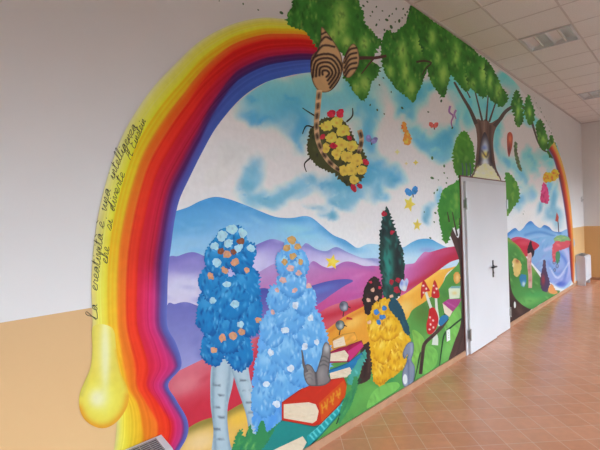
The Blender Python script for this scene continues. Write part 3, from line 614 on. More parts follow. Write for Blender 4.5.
# small tree left of the door and its upper clump
dt = P('tree', [(446, 216), (449, 218), (453, 230), (458, 238), (460, 226), (462, 222), (463.5, 250), (465, 300), (466, 350), (449, 361), (452, 348), (458, 330), (461, 310), (460, 285), (459, 262), (454, 246), (449, 232)], (78, 54, 52),
  [('s', [(458, 240), (462, 280), (463, 340)], 1.2, (52, 36, 38), .8), ('s', [(452, 360), (460, 345), (465, 330)], 1.5, (110, 78, 70), .6), ('s', [(456, 356), (462, 336)], .8, (50, 34, 34), .8)], step=1.1, label='slender brown tree against the left edge of the door')
BG1 = [(40, 104, 40), (78, 142, 52), (120, 160, 64), (50, 120, 44)]
bush('foliage', [(440, 194), (445, 189), (452, 184), (460, 180), (461, 200), (461, 222), (457, 230), (453, 226), (450, 236), (447, 244), (443, 240), (440, 226), (438, 210)], (58, 122, 48), BG1, 60, (3, 1.2), 80, extra=[('b', 456, 200, 3, 14, (130, 164, 70), .7)], parent=dt)
line('branch', [(449, 222), (447, 212)], .8, (60, 44, 40), dt, taper=.4); line('branch', [(457, 236), (454, 222), (452, 212)], .9, (60, 44, 40), dt, taper=.4); line('branch', [(460, 232), (459, 218)], .8, (60, 44, 40), dt, taper=.4)
ov = bush('round_tree', [(455, 141), (460, 133), (466, 132), (472, 140), (474, 156), (473, 170), (468, 176), (460, 178), (454, 170), (452, 156)], (60, 108, 34), [(44, 88, 28), (84, 130, 46), (104, 138, 54), (54, 104, 34)], 50, (3, 1.2), 80, label='round green tree standing beside the hollow trunk')
for a in (462, 466, 470): line('trunk', [(a, 179), (a + .5, 170), (a - .5, 163)], .8, (60, 70, 84), ov, taper=.4)
# right of the door
rt = P('tree', [(506, 236), (509, 240), (510, 262), (511, 285), (516, 296), (524, 305), (531, 309), (520, 318), (509.5, 325), (507.5, 300), (506.5, 262)], (66, 48, 48), [('s', [(508, 250), (509, 300), (516, 314)], 1, (44, 32, 36), .8), ('b', 518, 310, 8, 4, (86, 62, 58), .7)], step=1, label='dark tree trunk against the right edge of the door')
bush('foliage', [(505, 176), (509, 173), (514, 178), (518, 186), (520, 198), (515, 206), (511, 212), (505, 215)], (70, 120, 46), [(50, 100, 36), (120, 150, 60), (140, 160, 70), (60, 116, 44)], 34, (2.6, 1), 80, step=1, parent=rt)
# right-hand landscape
P('hill', [(505, 237), (510, 231), (515, 228), (519, 231), (523, 228), (527, 223), (531, 221), (535, 225), (540, 228), (544, 225), (549, 227), (553, 231), (560, 232), (569, 230), (570, 250), (505, 250)], (110, 170, 216), [('g', (535, 222), (84, 150, 210), (537, 242), (160, 190, 226)), ('s', [(507, 235), (515, 229), (531, 222), (544, 226), (560, 233)], 1.6, (50, 116, 190), .8), ('b', 512, 240, 6, 3, (170, 160, 210), .7), ('s', [(525, 235), (540, 232), (556, 237)], 1.4, (70, 130, 200), .7)], step=1, label='small blue ridge right of the door')
sea = P('sea', [(520, 244), (535, 238), (555, 236), (569, 236), (571, 252), (573, 268), (571, 283), (563, 289), (552, 284), (540, 272), (528, 258)], (140, 182, 222), [('g', (530, 240), (120, 176, 218), (560, 285), (150, 160, 220)), ('s', [(545, 250), (560, 246), (568, 256), (568, 272), (560, 284)], 2, (196, 190, 232), .8),
   ('s', [(556, 250), (566, 262), (564, 280), (556, 286)], 1.5, (80, 120, 205), .8), ('s', [(548, 262), (556, 274), (566, 268)], 1.5, (90, 140, 210), .7), ('b', 561, 284, 6, 3, (60, 90, 190), .8), ('s', [(552, 284), (563, 289), (572, 280)], 1.2, (180, 214, 232), .9), ('s', [(550, 268), (558, 278), (569, 262)], .8, (220, 220, 240), .8),
   ('f', [(90, 150, 214), (200, 200, 236), (150, 140, 210)], 40, 3, .8, -50, .5)], step=1, label='curling blue and lilac sea wave')
for a in [(554, 262, 1.7), (557, 266, 1.6), (554.5, 270, 1.3), (558.5, 261, 1.3)]: P('bubble', blob(a[0], a[1], a[2], a[2] * 1.4), (150, 160, 200), edge=((40, 60, 110), .5), step=.8, parent=sea)
P('hill', [(510, 241), (514, 237.5), (520, 237), (530, 240), (539, 245), (535, 250), (528, 256), (522, 256), (516, 250)], (190, 40, 66), [('b', 524, 243, 8, 3, (214, 90, 110), .6), ('s', [(512, 240), (520, 237.5), (530, 240)], 1, (190, 110, 160), .7)], step=1, label='crimson hill right of the door')
P('meadow', [(507, 239), (513, 242), (519, 247), (525, 256), (533, 267), (542, 279), (552, 289), (560, 291), (553, 297), (540, 304), (531, 309), (520, 303), (512, 292), (509, 270)], (72, 140, 70), [('s', [(508, 240), (519, 247), (533, 267), (552, 288)], 1.6, (150, 150, 70), .8), ('b', 514, 265, 5, 18, (56, 108, 48), .7), ('b', 530, 300, 14, 6, (120, 186, 100), .8, -20), ('b', 536, 294, 14, 4, (60, 160, 90), .7), ('b', 552, 291, 6, 3, (190, 140, 90), .8), ('b', 531, 272, 4, 10, (130, 170, 80), .7),
   ('f', [(60, 130, 70), (150, 200, 120), (50, 110, 50)], 50, 2.4, 1, 40, .5)], step=1.1, label='green meadow right of the door')
# right leg of the rainbow
cR = [(222, 150, 70), (230, 150, 60), (214, 96, 50), (176, 44, 38), (120, 40, 50), (110, 110, 170)]; fR = [0, .2, .4, .62, .82, 1]
cR2 = [tuple(v * .82 for v in q) for q in cR]
strip('rainbow', [st((554, 142), (548, 150), fR, cR2), st((560, 156), (553.5, 160), fR, cR2), st((565.5, 175), (558.5, 178), fR, cR2), st((569.5, 196), (562.5, 198), fR, cR), st((572, 220), (566, 221), fR, cR), st((573.5, 245), (568.5, 245), fR, cR), st((574.5, 268), (570, 268), fR, cR), st((574, 285), (571, 280), fR, cR)], nu=14)['label'] = 'narrow far leg of the rainbow by the white heater box'
# --- plants at the left, in the middle and beside the books
TW = (168, 190, 206)
sh = P('blue_shrub', [(212, 362), (226, 352), (234, 350), (233, 380), (227, 410), (229, 440), (234, 462), (212, 462), (213, 430), (210, 400)], TW, [('s', [(214, 366), (212, 400), (215, 450)], 1.6, (110, 136, 156), .7), ('s', [(230, 366), (226, 410), (231, 455)], 1.6, (120, 146, 168), .7), ('b', 221, 400, 4, 40, (190, 208, 220), .7)]
  + [('s', [(212 + k % 2 * 6, 384 + k * 11), (219 + k % 2 * 5, 385 + k * 11)], .7, (84, 96, 110), .8, 1) for k in range(6)], label='blue flowering shrub on a pale forked trunk beside the rainbow')
P('trunk', [(230, 360), (244, 352), (250, 380), (257, 405), (261, 432), (250, 434), (245, 412), (235, 382)], TW, [('s', [(231, 370), (240, 395), (248, 425)], 1.6, (120, 146, 168), .7), ('b', 248, 395, 3, 26, (190, 208, 220), .7, -15)] + [('s', [(240 + k * 3, 380 + k * 11), (246 + k * 3, 380 + k * 11)], .7, (84, 96, 110), .8, 1) for k in range(5)], parent=sh)
UB = [(20, 110, 180), (24, 130, 196), (10, 86, 160), (60, 150, 206), (16, 120, 190)]
for x, y, rx, ry in ((214, 345, 14, 22), (238, 350, 15, 20), (226, 330, 20, 24), (208, 312, 13, 24), (250, 315, 13, 22), (215, 284, 16, 20), (245, 286, 16, 20), (230, 300, 18, 22), (218, 258, 14, 18), (242, 256, 14, 18), (231, 240, 16, 15)):
    bush('foliage', blob(x, y, rx, ry, 0, 11, .12), (24, 120, 186), UB + [(6, 70, 140), (110, 180, 226)], int(rx * ry / 4), (2.8, 1.0), rng.uniform(50, 110), 2., al=.85, extra=[('s', blob(x, y, rx, ry) [1:5], 3, (8, 78, 146), .7), ('b', x - 3, y - ry * .45, rx * .6, ry * .4, (70, 156, 212), .7)], parent=sh)
def floret(name, x, y, r, c, parent, n=5):
    bush(name, blob(x, y, r * .95, r * .8, rng.uniform(0, 180), 9, .22), c, [tuple(min(255, v * 1.12) for v in c), tuple(v * .85 for v in c)], 6, (1.4, .9), extra=[('b', x, y, r * .3, r * .3, tuple(v * .7 + 60 for v in c), .6)], rag=.6, step=.9, parent=parent)
for x, y, r in ((214, 246, 5), (222, 236, 6), (232, 229, 6), (242, 233, 5.5), (228, 243, 5), (216, 262, 5), (238, 248, 5), (250, 248, 4.5), (226, 284, 4), (234, 304, 4.5), (240, 324, 4), (212, 300, 4)): floret('pale_blue_floret', x, y, r, (160, 200, 218), sh)
for x, y, r in ((226, 254, 4.5), (234, 262, 4.5), (224, 270, 4), (246, 270, 3.5), (210, 276, 4), (222, 338, 4.5), (232, 336, 4.5), (241, 332, 4), (213, 350, 3.5), (258, 320, 3.5)): floret('peach_floret', x, y, r, (204, 146, 110), sh)
for x, y, r in ((220, 251, 4), (240, 241, 4), (233, 252, 3.5)): floret('russet_floret', x, y, r, (134, 78, 54), sh)
LB = [(112, 176, 228), (84, 150, 216), (150, 200, 236), (96, 164, 224)]
wi = P('weeping_bush', [(276, 300), (300, 296), (314, 306), (322, 322), (329, 343), (332, 364), (322, 380), (300, 388), (284, 402), (281, 420), (262, 436), (254, 430), (252, 405), (252, 380), (256, 355), (260, 330), (266, 312)], (100, 168, 228),
  [('g', (290, 306), (110, 172, 230), (270, 430), (80, 150, 228))] + [('f', [(66, 134, 206), (150, 204, 240), (112, 176, 228), (84, 150, 216)], 240, 5, 1.3, 100, .6)], step=1.5, rag=2.4, label='light blue flowering bush with weeping twigs behind the red book')
for x, y, rx, ry in ((264, 400, 13, 18), (282, 384, 15, 18), (302, 372, 15, 17), (316, 356, 13, 18), (266, 366, 13, 18), (288, 352, 16, 20), (308, 330, 15, 18), (272, 330, 13, 18), (290, 316, 15, 18), (278, 298, 12, 15), (304, 300, 12, 15), (291, 282, 14, 16), (284, 264, 10, 13), (299, 264, 10, 13), (291, 250, 9, 12)):
    bush('foliage', blob(x, y, rx, ry, 0, 11, .12), (96, 164, 224), LB + [(58, 124, 200), (180, 216, 242)], int(rx * ry / 4), (2.8, .9), rng.uniform(70, 115), 1.8, al=.8, extra=[('s', blob(x, y, rx, ry)[1:5], 2.4, (60, 126, 200), .7), ('b', x - 2, y - ry * .4, rx * .6, ry * .4, (156, 206, 240), .7)], parent=wi)
for x, y, r in ((291, 240, 4.5), (286, 248, 4), (297, 247, 4), (292, 256, 4), (284, 262, 3.5), (300, 262, 3.5)): floret('gold_floret', x, y, r, (196, 152, 92), wi)
for x, y, r in ((290, 268, 4), (298, 273, 3.5), (282, 280, 3.5), (308, 286, 3.5), (294, 290, 3), (272, 312, 3), (276, 290, 3)): floret('peach_floret', x, y, r, (212, 166, 160), wi)
for x, y, r in ((295, 305, 4), (310, 318, 3.5), (284, 330, 4), (304, 346, 4), (270, 352, 4), (290, 368, 4), (266, 384, 4), (316, 342, 3.5), (276, 404, 4)): floret('white_floret', x, y, r, (208, 220, 236), wi)
P('star', star(332, 262, 8, rot=-80), (232, 196, 60), [('b', 333, 261, 4, 4, (240, 214, 100), .7)], smooth=False, step=1, label='gold star right of the weeping light blue bush')
# --- dark cypress and yellow broom
cy = bush('cypress', [(386, 206), (390, 216), (395, 228), (400, 242), (404, 258), (404, 276), (400, 292), (393, 302), (385, 298), (381, 282), (379, 262), (379, 242), (381, 224)], (34, 62, 58), [(22, 36, 38), (44, 140, 130), (30, 50, 50), (36, 100, 92), (24, 34, 38)], 110, (3.4, 1.1), 80, 1.6, extra=[('b', 388, 266, 5, 24, (48, 150, 138), .8), ('b', 398, 256, 4, 26, (26, 30, 38), .8), ('b', 384, 226, 4, 14, (34, 36, 44), .7)], label='dark teal cypress tree behind the yellow broom')
for x, y, r in ((384, 214, 3), (392, 232, 2.5), (396, 290, 4), (391, 282, 3), (398, 280, 3)): floret('red_floret', x, y, r, (166, 30, 52), cy)
P('tree_stump', [(362, 345), (373, 342), (375, 350), (372, 362), (370, 376), (366, 382), (358, 383), (361, 370), (360, 356)], (64, 44, 42), [('s', [(366, 350), (364, 376)], 1.4, (40, 26, 30), .7), ('s', [(370, 350), (368, 372)], .8, (100, 70, 62), .6)], step=1.2, rag=.8, label='dark brown tree stump left of the yellow broom')
line('root', [(360, 378), (352, 392), (344, 404), (336, 424)], 1.6, (40, 70, 54), mural, taper=.6)
YW = [(240, 196, 50), (210, 150, 20), (236, 180, 40), (196, 130, 20)]
br = bush('yellow_broom', [(366, 322), (370, 306), (380, 298), (392, 302), (400, 314), (406, 328), (411, 343), (407, 356), (404, 368), (396, 374), (388, 380), (380, 388), (373, 378), (371, 362), (369, 342)], (222, 168, 30), YW, 90, (4, 1.1), 85, 1.8, label='yellow flowering broom bush in front of the cypress')
for x, y, rx, ry in ((380, 372, 8, 13), (396, 358, 10, 13), (382, 350, 10, 14), (401, 340, 8, 12), (388, 328, 11, 13), (374, 330, 7, 12), (380, 310, 9, 11)):
    bush('foliage', blob(x, y, rx, ry, 0, 10, .12), (226, 174, 36), YW + [(176, 108, 14), (248, 220, 110)], int(rx * ry / 3), (2.6, .8), rng.uniform(70, 110), 1.3, al=.8, extra=[('s', blob(x, y, rx, ry)[1:5], 1.8, (186, 116, 16), .7), ('b', x - 1, y - ry * .4, rx * .5, ry * .4, (244, 212, 90), .7)], step=1, parent=br)
bush('dark_foliage', [(388, 304), (394, 298), (401, 306), (407, 322), (410, 336), (404, 332), (398, 320), (391, 312)], (28, 76, 96), [(20, 60, 80), (40, 96, 112)], 18, (3, 1), 70, 1, parent=br)
bush('dark_foliage', [(365, 312), (363, 298), (366, 284), (372, 277), (379, 280), (382, 290), (380, 300), (373, 304), (369, 314)], (46, 34, 38), [(30, 22, 28), (70, 50, 48), (36, 44, 36)], 30, (2.6, 1), 70, 1.4, parent=br)
for x, y, r in ((376, 312, 3.4), (382, 317, 3.2), (378, 322, 2.8), (384, 308, 2.8)): floret('blue_floret', x, y, r, (56, 120, 190), br)
for x, y, r in ((372, 290, 2.6), (376, 298, 2.4), (368, 300, 2.2), (391, 296, 2.4), (369, 322, 2.4)): floret('peach_floret', x, y, r, (218, 170, 146), br)
for x, y, r in ((370, 282, 2), (379, 288, 2)): floret('red_floret', x, y, r, (190, 40, 66), br)

# --- books
def book(cover, spine, pages, cc, sc_, label, marks=()):
    b = P('book', cover, cc, [('f', [tuple(min(255, v * 1.12) for v in cc), tuple(v * .85 for v in cc)], 16, 4, 1.2, -30, .5)], smooth=False, step=1.2, edge=(tuple(v * .6 for v in cc), .8), label=label)
    if spine: P('spine', spine, sc_, list(marks), smooth=False, step=1., parent=b)
    if pages: P('pages', pages, (226, 208, 184), [('f', [(236, 222, 204), (206, 184, 156)], 26, 5, .5, 4, .5)], smooth=False, step=1., parent=b)
    return b
mk = [('s', [(x, y), (x + dx, y + dy)], .6, (216, 150, 40), .9, 1) for x, y, dx, dy in ((321, 404, 1, 9), (324, 402, 2, 7), (327, 399, -1, 8), (330, 396, 2, 8), (333, 393, -1, 8), (336, 391, 2, 7), (339, 388, 0, 7), (322, 408, 4, -3), (329, 402, 4, -3), (335, 396, 4, -3))]
teal = book([(248, 462), (262, 440), (281, 420), (313, 426), (322, 422), (343, 399), (346, 404), (336, 418), (320, 436), (306, 452), (290, 470), (262, 476)], [(306, 436), (316, 428), (343, 401), (345, 405), (322, 432), (308, 448)], [(268, 452), (302, 436), (306, 442), (302, 450), (284, 464), (266, 466)], (30, 134, 132), (24, 150, 158), 'big teal book lying open edged under the red book',
  [('s', [(x, y), (x + 4, y + 5)], .7, (120, 220, 226), .9, 1) for x, y in ((309, 434), (312, 431), (316, 428), (320, 424), (324, 420), (328, 416), (332, 412), (336, 408), (340, 404))])
book([(328, 370), (346, 363), (361, 352), (363, 358), (354, 369), (346, 377), (330, 379)], None, [(329, 373), (349, 367), (352, 372), (346, 377), (330, 379)], (34, 122, 178), None, 'blue book under the magenta book')
book([(281, 402), (298, 390), (314, 383), (330, 379), (343, 377), (346, 384), (345, 394), (339, 405), (330, 414), (320, 424), (313, 426), (281, 420)], [(318, 403), (343, 380), (346, 386), (344, 397), (321, 422)], [(283, 404), (308, 402), (315, 404), (318, 411), (316, 420), (312, 423), (283, 418)], (196, 46, 28), (206, 76, 24), 'thick red book with an orange spine', mk)
book([(327, 353), (338, 348), (350, 344), (361, 340), (363, 346), (356, 355), (348, 362), (328, 363)], [(347, 351), (361, 342), (363, 346), (349, 361)], [(328, 354), (344, 350), (348, 355), (346, 361), (328, 361)], (166, 24, 74), (196, 50, 118), 'magenta book on top of the blue book')
book([(332, 339), (342, 334), (354, 332), (357, 340), (346, 346), (333, 349)], None, [(332, 341), (343, 336), (345, 345), (333, 348)], (226, 160, 66), None, 'small orange book topmost in the pile')
tass = P('fringe', [(350, 372), (358, 360), (364, 350), (366, 356), (362, 366), (358, 376), (352, 384), (346, 382)], (70, 160, 150), [('f', [(120, 210, 214), (30, 120, 110), (50, 140, 100)], 26, 3, .7, 70, .7)], step=1.1, rag=1.2)
P('grass_tuft', [(226, 470), (234, 440), (240, 428), (244, 436), (250, 424), (254, 434), (262, 420), (266, 432), (274, 426), (268, 440), (256, 456), (248, 472)], (50, 136, 84), [('f', [(90, 170, 90), (24, 110, 90), (130, 190, 100)], 40, 4, .9, 110, .7)], step=1.3, rag=1.6, label='green grass tuft at the foot of the shrub')
P('grass_tuft', [(340, 410), (344, 398), (350, 388), (354, 376), (358, 380), (354, 396), (348, 410), (338, 424)], (60, 140, 84), [('f', [(100, 176, 96), (30, 110, 84)], 24, 4, .9, 115, .7)], step=1.3, rag=1.2)
for q, w in (([(452, 300), (446, 312), (438, 322), (430, 330)], .8), ([(420, 352), (416, 372), (412, 386)], .8)): line('root', q, w, (52, 84, 52), mural, taper=.4)
for q, c in (([(444, 322), (450, 316), (458, 306), (461, 316), (458, 332), (450, 346), (446, 336)], (122, 190, 92)), ([(424, 350), (430, 346), (437, 352), (436, 364), (428, 372), (422, 372)], (116, 184, 88)), ([(412, 330), (420, 334), (424, 342), (418, 356), (414, 372), (411, 360), (413, 344)], (128, 184, 84)), ([(372, 392), (384, 384), (396, 382), (398, 388), (380, 400), (366, 408)], (118, 186, 90))):
    P('grass_patch', q, c, [('f', [tuple(v * .8 for v in c), tuple(min(255, v * 1.15) for v in c)], 20, 4, 1, 70, .5)], step=1.2)
# --- animals
cat = P('cat', [(303, 370), (306, 364), (311, 366), (315, 372), (318, 364), (321, 354), (322, 347), (325, 342), (329, 345), (330, 353), (329, 364), (328, 374), (330, 380), (324, 385), (315, 386), (308, 385), (304, 379)], (124, 118, 120),
  [('b', 308, 375, 4, 9, (156, 148, 146), .7), ('b', 321, 374, 4, 8, (150, 142, 142), .7), ('b', 326, 348, 3, 5, (196, 192, 192), .8), ('s', [(315, 372), (316, 384)], 1, (60, 56, 62), .8)] + [('s', [(319, 358 + k), (323, 356 + k), (328, 359 + k)], .6, (70, 66, 72), .7) for k in (0, 4, 8)] + [('s', [(304, 370 + k), (309, 367 + k), (312, 370 + k)], .5, (90, 86, 90), .6) for k in (2, 6, 10)],
  step=1, edge=((58, 54, 60), .8), label='grey striped cat sitting on the red book, seen from behind')
line('tail', [(306, 372), (303, 364), (302, 356), (301, 350)], 1.8, (96, 92, 96), cat, taper=.6)
for x, y, c in ((343.5, 306.5, (118, 122, 136)), (339.5, 325, (110, 128, 120))):
    b = P('bird', blob(x, y, 4.6, 5.2, 0, j=.08), c, [('b', x + 1, y + 1, 2, 3, (196, 196, 206), .8), ('b', x - 2, y - 2, 2, 2, (60, 60, 80), .7)], step=.9, edge=((50, 50, 66), .6), label='grey round bird, %s of the two above the books' % ('upper' if y < 310 else 'lower'))
    line('beak', [(x + 4, y), (x + 7, y + 1.5)], .8, (60, 50, 50), b, taper=.3); line('leg', [(x, y + 5), (x - 1, y + 10)], .5, (50, 44, 44), b)
line('twig', [(346, 318), (352, 319)], 1.4, (180, 40, 40), mural, taper=.8)
rab = P('rabbit', [(409, 342), (413, 343), (413, 352), (411, 360), (414, 366), (414, 376), (411, 385), (405, 387), (402, 383), (402, 372), (406, 362), (407, 354), (404, 359), (402, 354), (405, 346)], (126, 136, 160), [('b', 405, 380, 2.5, 5, (226, 228, 232), .9), ('b', 411, 350, 1.5, 7, (160, 170, 190), .7), ('s', [(408, 360), (408, 384)], .8, (84, 92, 124), .7), ('b', 402, 356, 2, 3, (70, 76, 110), .6)], step=.9, edge=((76, 84, 112), .6), label='grey rabbit beside the yellow broom')
P('belly', blob(404.5, 379, 2.2, 5), (224, 226, 230), step=.8, parent=rab)
bb = P('bluebird', [(400, 282), (402, 279), (404, 281), (406, 278), (408, 281), (407, 286), (405, 291), (401, 290), (399, 286)], (186, 196, 222), [('b', 401, 283, 2, 3, (110, 130, 206), .8), ('b', 406, 284, 1.5, 3, (130, 150, 214), .7), ('b', 404, 288, 2, 2.5, (226, 228, 220), .8)], step=.8, label='pale bluebird beside the dark cypress')
# --- mushrooms
for cap, stem, lb in (([(421, 299), (420.5, 290), (423, 280), (427, 286), (429.5, 291), (425, 292)], [(425.5, 292), (428, 300), (431, 309)], 'red pointed mushroom, leftmost by the meadow road'), ([(431.5, 297), (432, 288), (434, 280), (437, 286), (439, 297)], [(435.5, 297), (436.5, 310), (439, 326)], 'slim red pointed mushroom right of the leftmost one'),
    ([(429, 309), (434, 308), (438, 318), (436, 328), (431, 334), (427, 333), (426, 325), (428, 316)], [(433, 331), (435, 338), (434.5, 345)], 'large red mushroom with white spots over a dark root')):
    m_ = line('mushroom', stem, 1.2 if cap[0][1] < 305 else 2.2, (212, 216, 210), mural, taper=1.4 if cap[0][1] < 305 else 3.2); m_['label'] = lb
    cx = sum(q[0] for q in cap) / len(cap); cy_ = sum(q[1] for q in cap) / len(cap)
    P('cap', cap, (190, 32, 40), [('b', cx - 1, cy_, 2, 5, (206, 60, 60), .6)] + [('b', cx + dx, cy_ + dy, .8, .9, (236, 224, 220), 1, 0, 1) for dx, dy in ((-1.5, -4), (1.5, -1), (-1, 3), (2, 6), (-2, 8)) if cap[0][1] > 305 or abs(dy) < 5], step=.7, parent=m_)
rt2 = line('root', [(447, 318), (441, 327), (432, 336), (424, 344), (422, 356), (420, 374)], 1.8, (84, 62, 60), mural, taper=1.8, ops=[('s', [(432, 336), (424, 345), (420, 374)], .8, (50, 36, 40), .8)]); rt2['label'] = 'brown winding root under the mushrooms'
line('root', [(462, 318), (452, 326), (444, 334), (441, 350), (439, 366)], .9, (40, 70, 50), mural, taper=.5)
bk = P('book', [(442, 303), (448, 299), (461, 299), (458, 305), (452, 312), (449, 317), (444, 313)], (166, 60, 130), [('s', [(446, 302), (456, 308)], .6, (200, 110, 170), .7)], smooth=False, step=.9, label='magenta covered book leaning left of the door'); P('pages', [(442, 303), (452, 311.5), (449, 317), (444, 313)], (230, 214, 190), smooth=False, step=.9, parent=bk)
bk = P('book', [(448, 289), (451, 286), (460, 286), (459, 298), (449, 299)], (214, 222, 196), [('s', [(449, 287), (460, 287)], 1, (50, 130, 150), .9), ('b', 454, 293, 3, 2, (226, 200, 120), .7)], smooth=False, step=.9, label='cream book standing left of the door')
P('blue_rock', [(438, 322), (441, 316), (446, 315), (448, 318), (444, 323), (440, 326)], (44, 120, 170), step=.9)
P('orange_flower', blob(456.5, 278, 3.6, 6), (214, 150, 70), [('b', 457, 278, 2, 4, (236, 206, 150), .8)], rag=.8, step=.9, label='orange round flower by the door edge')
# --- small things in the sky
def wing(name, x, y, r, c, rot=0, label=None, parent=None):
    b = line(name, [(x, y - r * .6), (x + r * .2, y + r * .8)], .6, tuple(v * .5 for v in c), mural)
    if label: b['label'] = label
    for s in (-1, 1):
        a = math.radians(rot); u, v = s * r * .6, -r * .35
        P('wing', blob(x + u * math.cos(a) - v * math.sin(a), y + u * math.sin(a) + v * math.cos(a), r * .55, r * .8, s * 28 + rot), c, [('f', [tuple(min(255, q * 1.25) for q in c), tuple(q * .7 for q in c)], 6, 1.2, .8, 0, .6)], step=.8, parent=b, rag=.5)
    return b
wing('butterfly', 412, 193, 5.5, (56, 122, 180), -15, 'blue butterfly above the yellow star')
wing('butterfly', 370.5, 141, 5, (112, 104, 150), 20, 'purple butterfly right of the hanging vine')
wing('butterfly', 433.5, 126.5, 4, (166, 70, 60), 0, 'red brown butterfly on the white cloud')
line('ribbon_bird', [(450, 106), (449, 112), (453, 116), (451, 122), (452, 127)], 1.1, (120, 80, 116), mural, taper=.6)['label'] = 'purple curling bird, left'
line('ribbon_bird', [(456, 110), (454, 114), (456, 119)], 1.1, (130, 90, 124), mural, taper=.6)['label'] = 'purple curling bird, right'
ob = P('orange_blossom', [(402, 123), (405, 122), (407, 128), (410, 134), (411, 141), (407, 145), (403, 141), (404, 133), (401, 128)], (196, 112, 46), [('f', [(214, 150, 60), (160, 60, 36)], 14, 1.8, .8, 70, .8), ('b', 406, 142, 3, 2, (216, 176, 70), .7)], rag=1, step=.8, label='orange blossom falling through the sky')
P('star', star(409, 204, 8.5, rot=-70, sx=.75), (224, 190, 84), [('b', 409, 205, 3, 4, (234, 176, 70), .7)], smooth=False, step=1, rag=0, label='larger yellow star under the blue butterfly')
P('star', star(417, 225, 6.5, rot=-85, sx=.75), (228, 200, 100), [('b', 417, 225, 2, 3, (232, 180, 70), .7)], smooth=False, step=1, label='smaller yellow star over the blue hill')
for x, y, r, c in ((397, 152, 2, (204, 180, 120)), (415.5, 162.5, 2, (206, 166, 70)), (406, 163.5, 1.3, (204, 170, 120))): P('dot_star', star(x, y, r * 1.4, 4, .5), c, smooth=False, step=.8)
gl = P('golden_cluster', [(543, 176), (546, 172), (550, 173), (554, 169), (558, 171), (558, 178), (554, 181), (549, 182), (545, 183), (543, 180)], (206, 150, 40), [('f', [(226, 176, 60), (150, 90, 30), (190, 70, 40)], 30, 1.3, .8, 40, .8)], rag=1, step=.8, label='golden blossom cluster by the far leg of the rainbow')
P('pink_blossom', [(542, 183), (546, 184), (548, 190), (549, 198), (548, 204), (544, 203), (540, 200), (541, 192)], (196, 60, 110), [('f', [(216, 90, 140), (160, 30, 80)], 22, 1.8, .8, 80, .7)], rag=1, step=.8, label='pink hanging blossom under the golden cluster')
P('russet_leaf', [(507, 135), (510, 132), (512.5, 136), (512, 146), (510, 154), (508.5, 157), (507, 148)], (140, 62, 48), [('b', 510, 139, 1.5, 4, (190, 100, 60), .7), ('b', 509, 150, 1.5, 5, (70, 34, 44), .7)], step=.8, label='russet leaf floating right of the hollow trunk')
P('green_vine', [(514, 142), (517, 143), (517, 150), (518, 157), (520, 164), (522, 171), (519, 170), (516, 162), (514, 152)], (70, 84, 56), [('f', [(110, 150, 90), (50, 44, 36), (90, 70, 50)], 20, 1.4, .7, 75, .8)], rag=.7, step=.8, label='dark green vine right of the russet leaf')
boat = line('boat', [(557, 216), (558, 224), (558.5, 232)], .5, (90, 70, 80), mural); boat['label'] = 'small boat mast with a red sail on the blue sea'; P('sail', [(556.5, 212), (558.5, 217), (558, 222), (555, 221)], (176, 70, 60), smooth=False, step=.7, parent=boat)
P('island', [(554, 238), (560, 235), (568, 237), (570, 241), (562, 243), (555, 242)], (120, 170, 120), [('f', [(90, 150, 90), (190, 190, 110)], 10, 2, .7, 0, .7)], step=.8, rag=.5, label='pale green island in the sea')
P('red_coral', [(552, 246), (556, 241), (562, 242), (569, 241), (569, 247), (562, 250), (558, 252), (556, 260), (553, 262), (552, 254)], (206, 80, 96), [('f', [(226, 150, 140), (180, 40, 60), (230, 110, 130)], 20, 2, .7, 20, .7)], rag=.8, step=.8, label='red coral spray over the lilac wave')
P('seaweed', [(557, 251), (560, 253), (559, 260), (557, 264), (555, 258)], (70, 140, 100), rag=.6, step=.8)
pf = line('pink_flower_stalk', [(530, 250), (529, 262), (530, 276), (530, 288)], 2.2, (206, 160, 150), mural, taper=1.8, ops=[('f', [(226, 190, 180), (170, 90, 120), (190, 70, 90)], 20, 2, .7, 85, .7)]); pf['label'] = 'tall pink flower stalk before the crimson hill'
P('dark_bud', [(527, 250), (529, 243), (531, 240), (532, 246), (534, 252), (532, 258), (531, 252), (528, 254)], (44, 30, 50), rag=.5, step=.8, parent=pf)
cf = P('dark_flower_stalk', [(541, 274), (543, 262), (545, 260), (546, 270), (549, 280), (548, 291), (542, 291), (540, 282)], (76, 60, 96), [('b', 543, 280, 2, 6, (170, 50, 60), .8), ('b', 544, 263, 1, 3, (110, 80, 90), .7)], rag=.8, step=.8, label='dark violet and red flower stalk at the sea shore')
P('orange_tuft', [(548, 291), (550, 285), (552, 284), (555, 289), (558, 293), (553, 294)], (226, 150, 90), rag=.6, step=.8, label='orange grass tuft at the sea shore')
yf = P('yellow_flower', [(512, 262), (514, 258), (517, 259), (520, 262), (521, 269), (518, 276), (514, 275), (513, 268)], (216, 180, 110), [('b', 517, 261, 2, 2.5, (160, 80, 50), .8), ('b', 513, 265, 1, 3, (230, 230, 210), .8), ('b', 518, 270, 2, 3, (232, 200, 120), .7)], rag=.6, step=.8, label='yellow flower by the right edge of the door')
P('book', [(519, 278), (521, 274), (526, 275), (526, 282), (524, 287), (521, 286)], (40, 120, 170), [('b', 523.5, 284, 2, 3, (220, 226, 226), .9)], smooth=False, step=.8, label='small blue book in the right hand meadow')
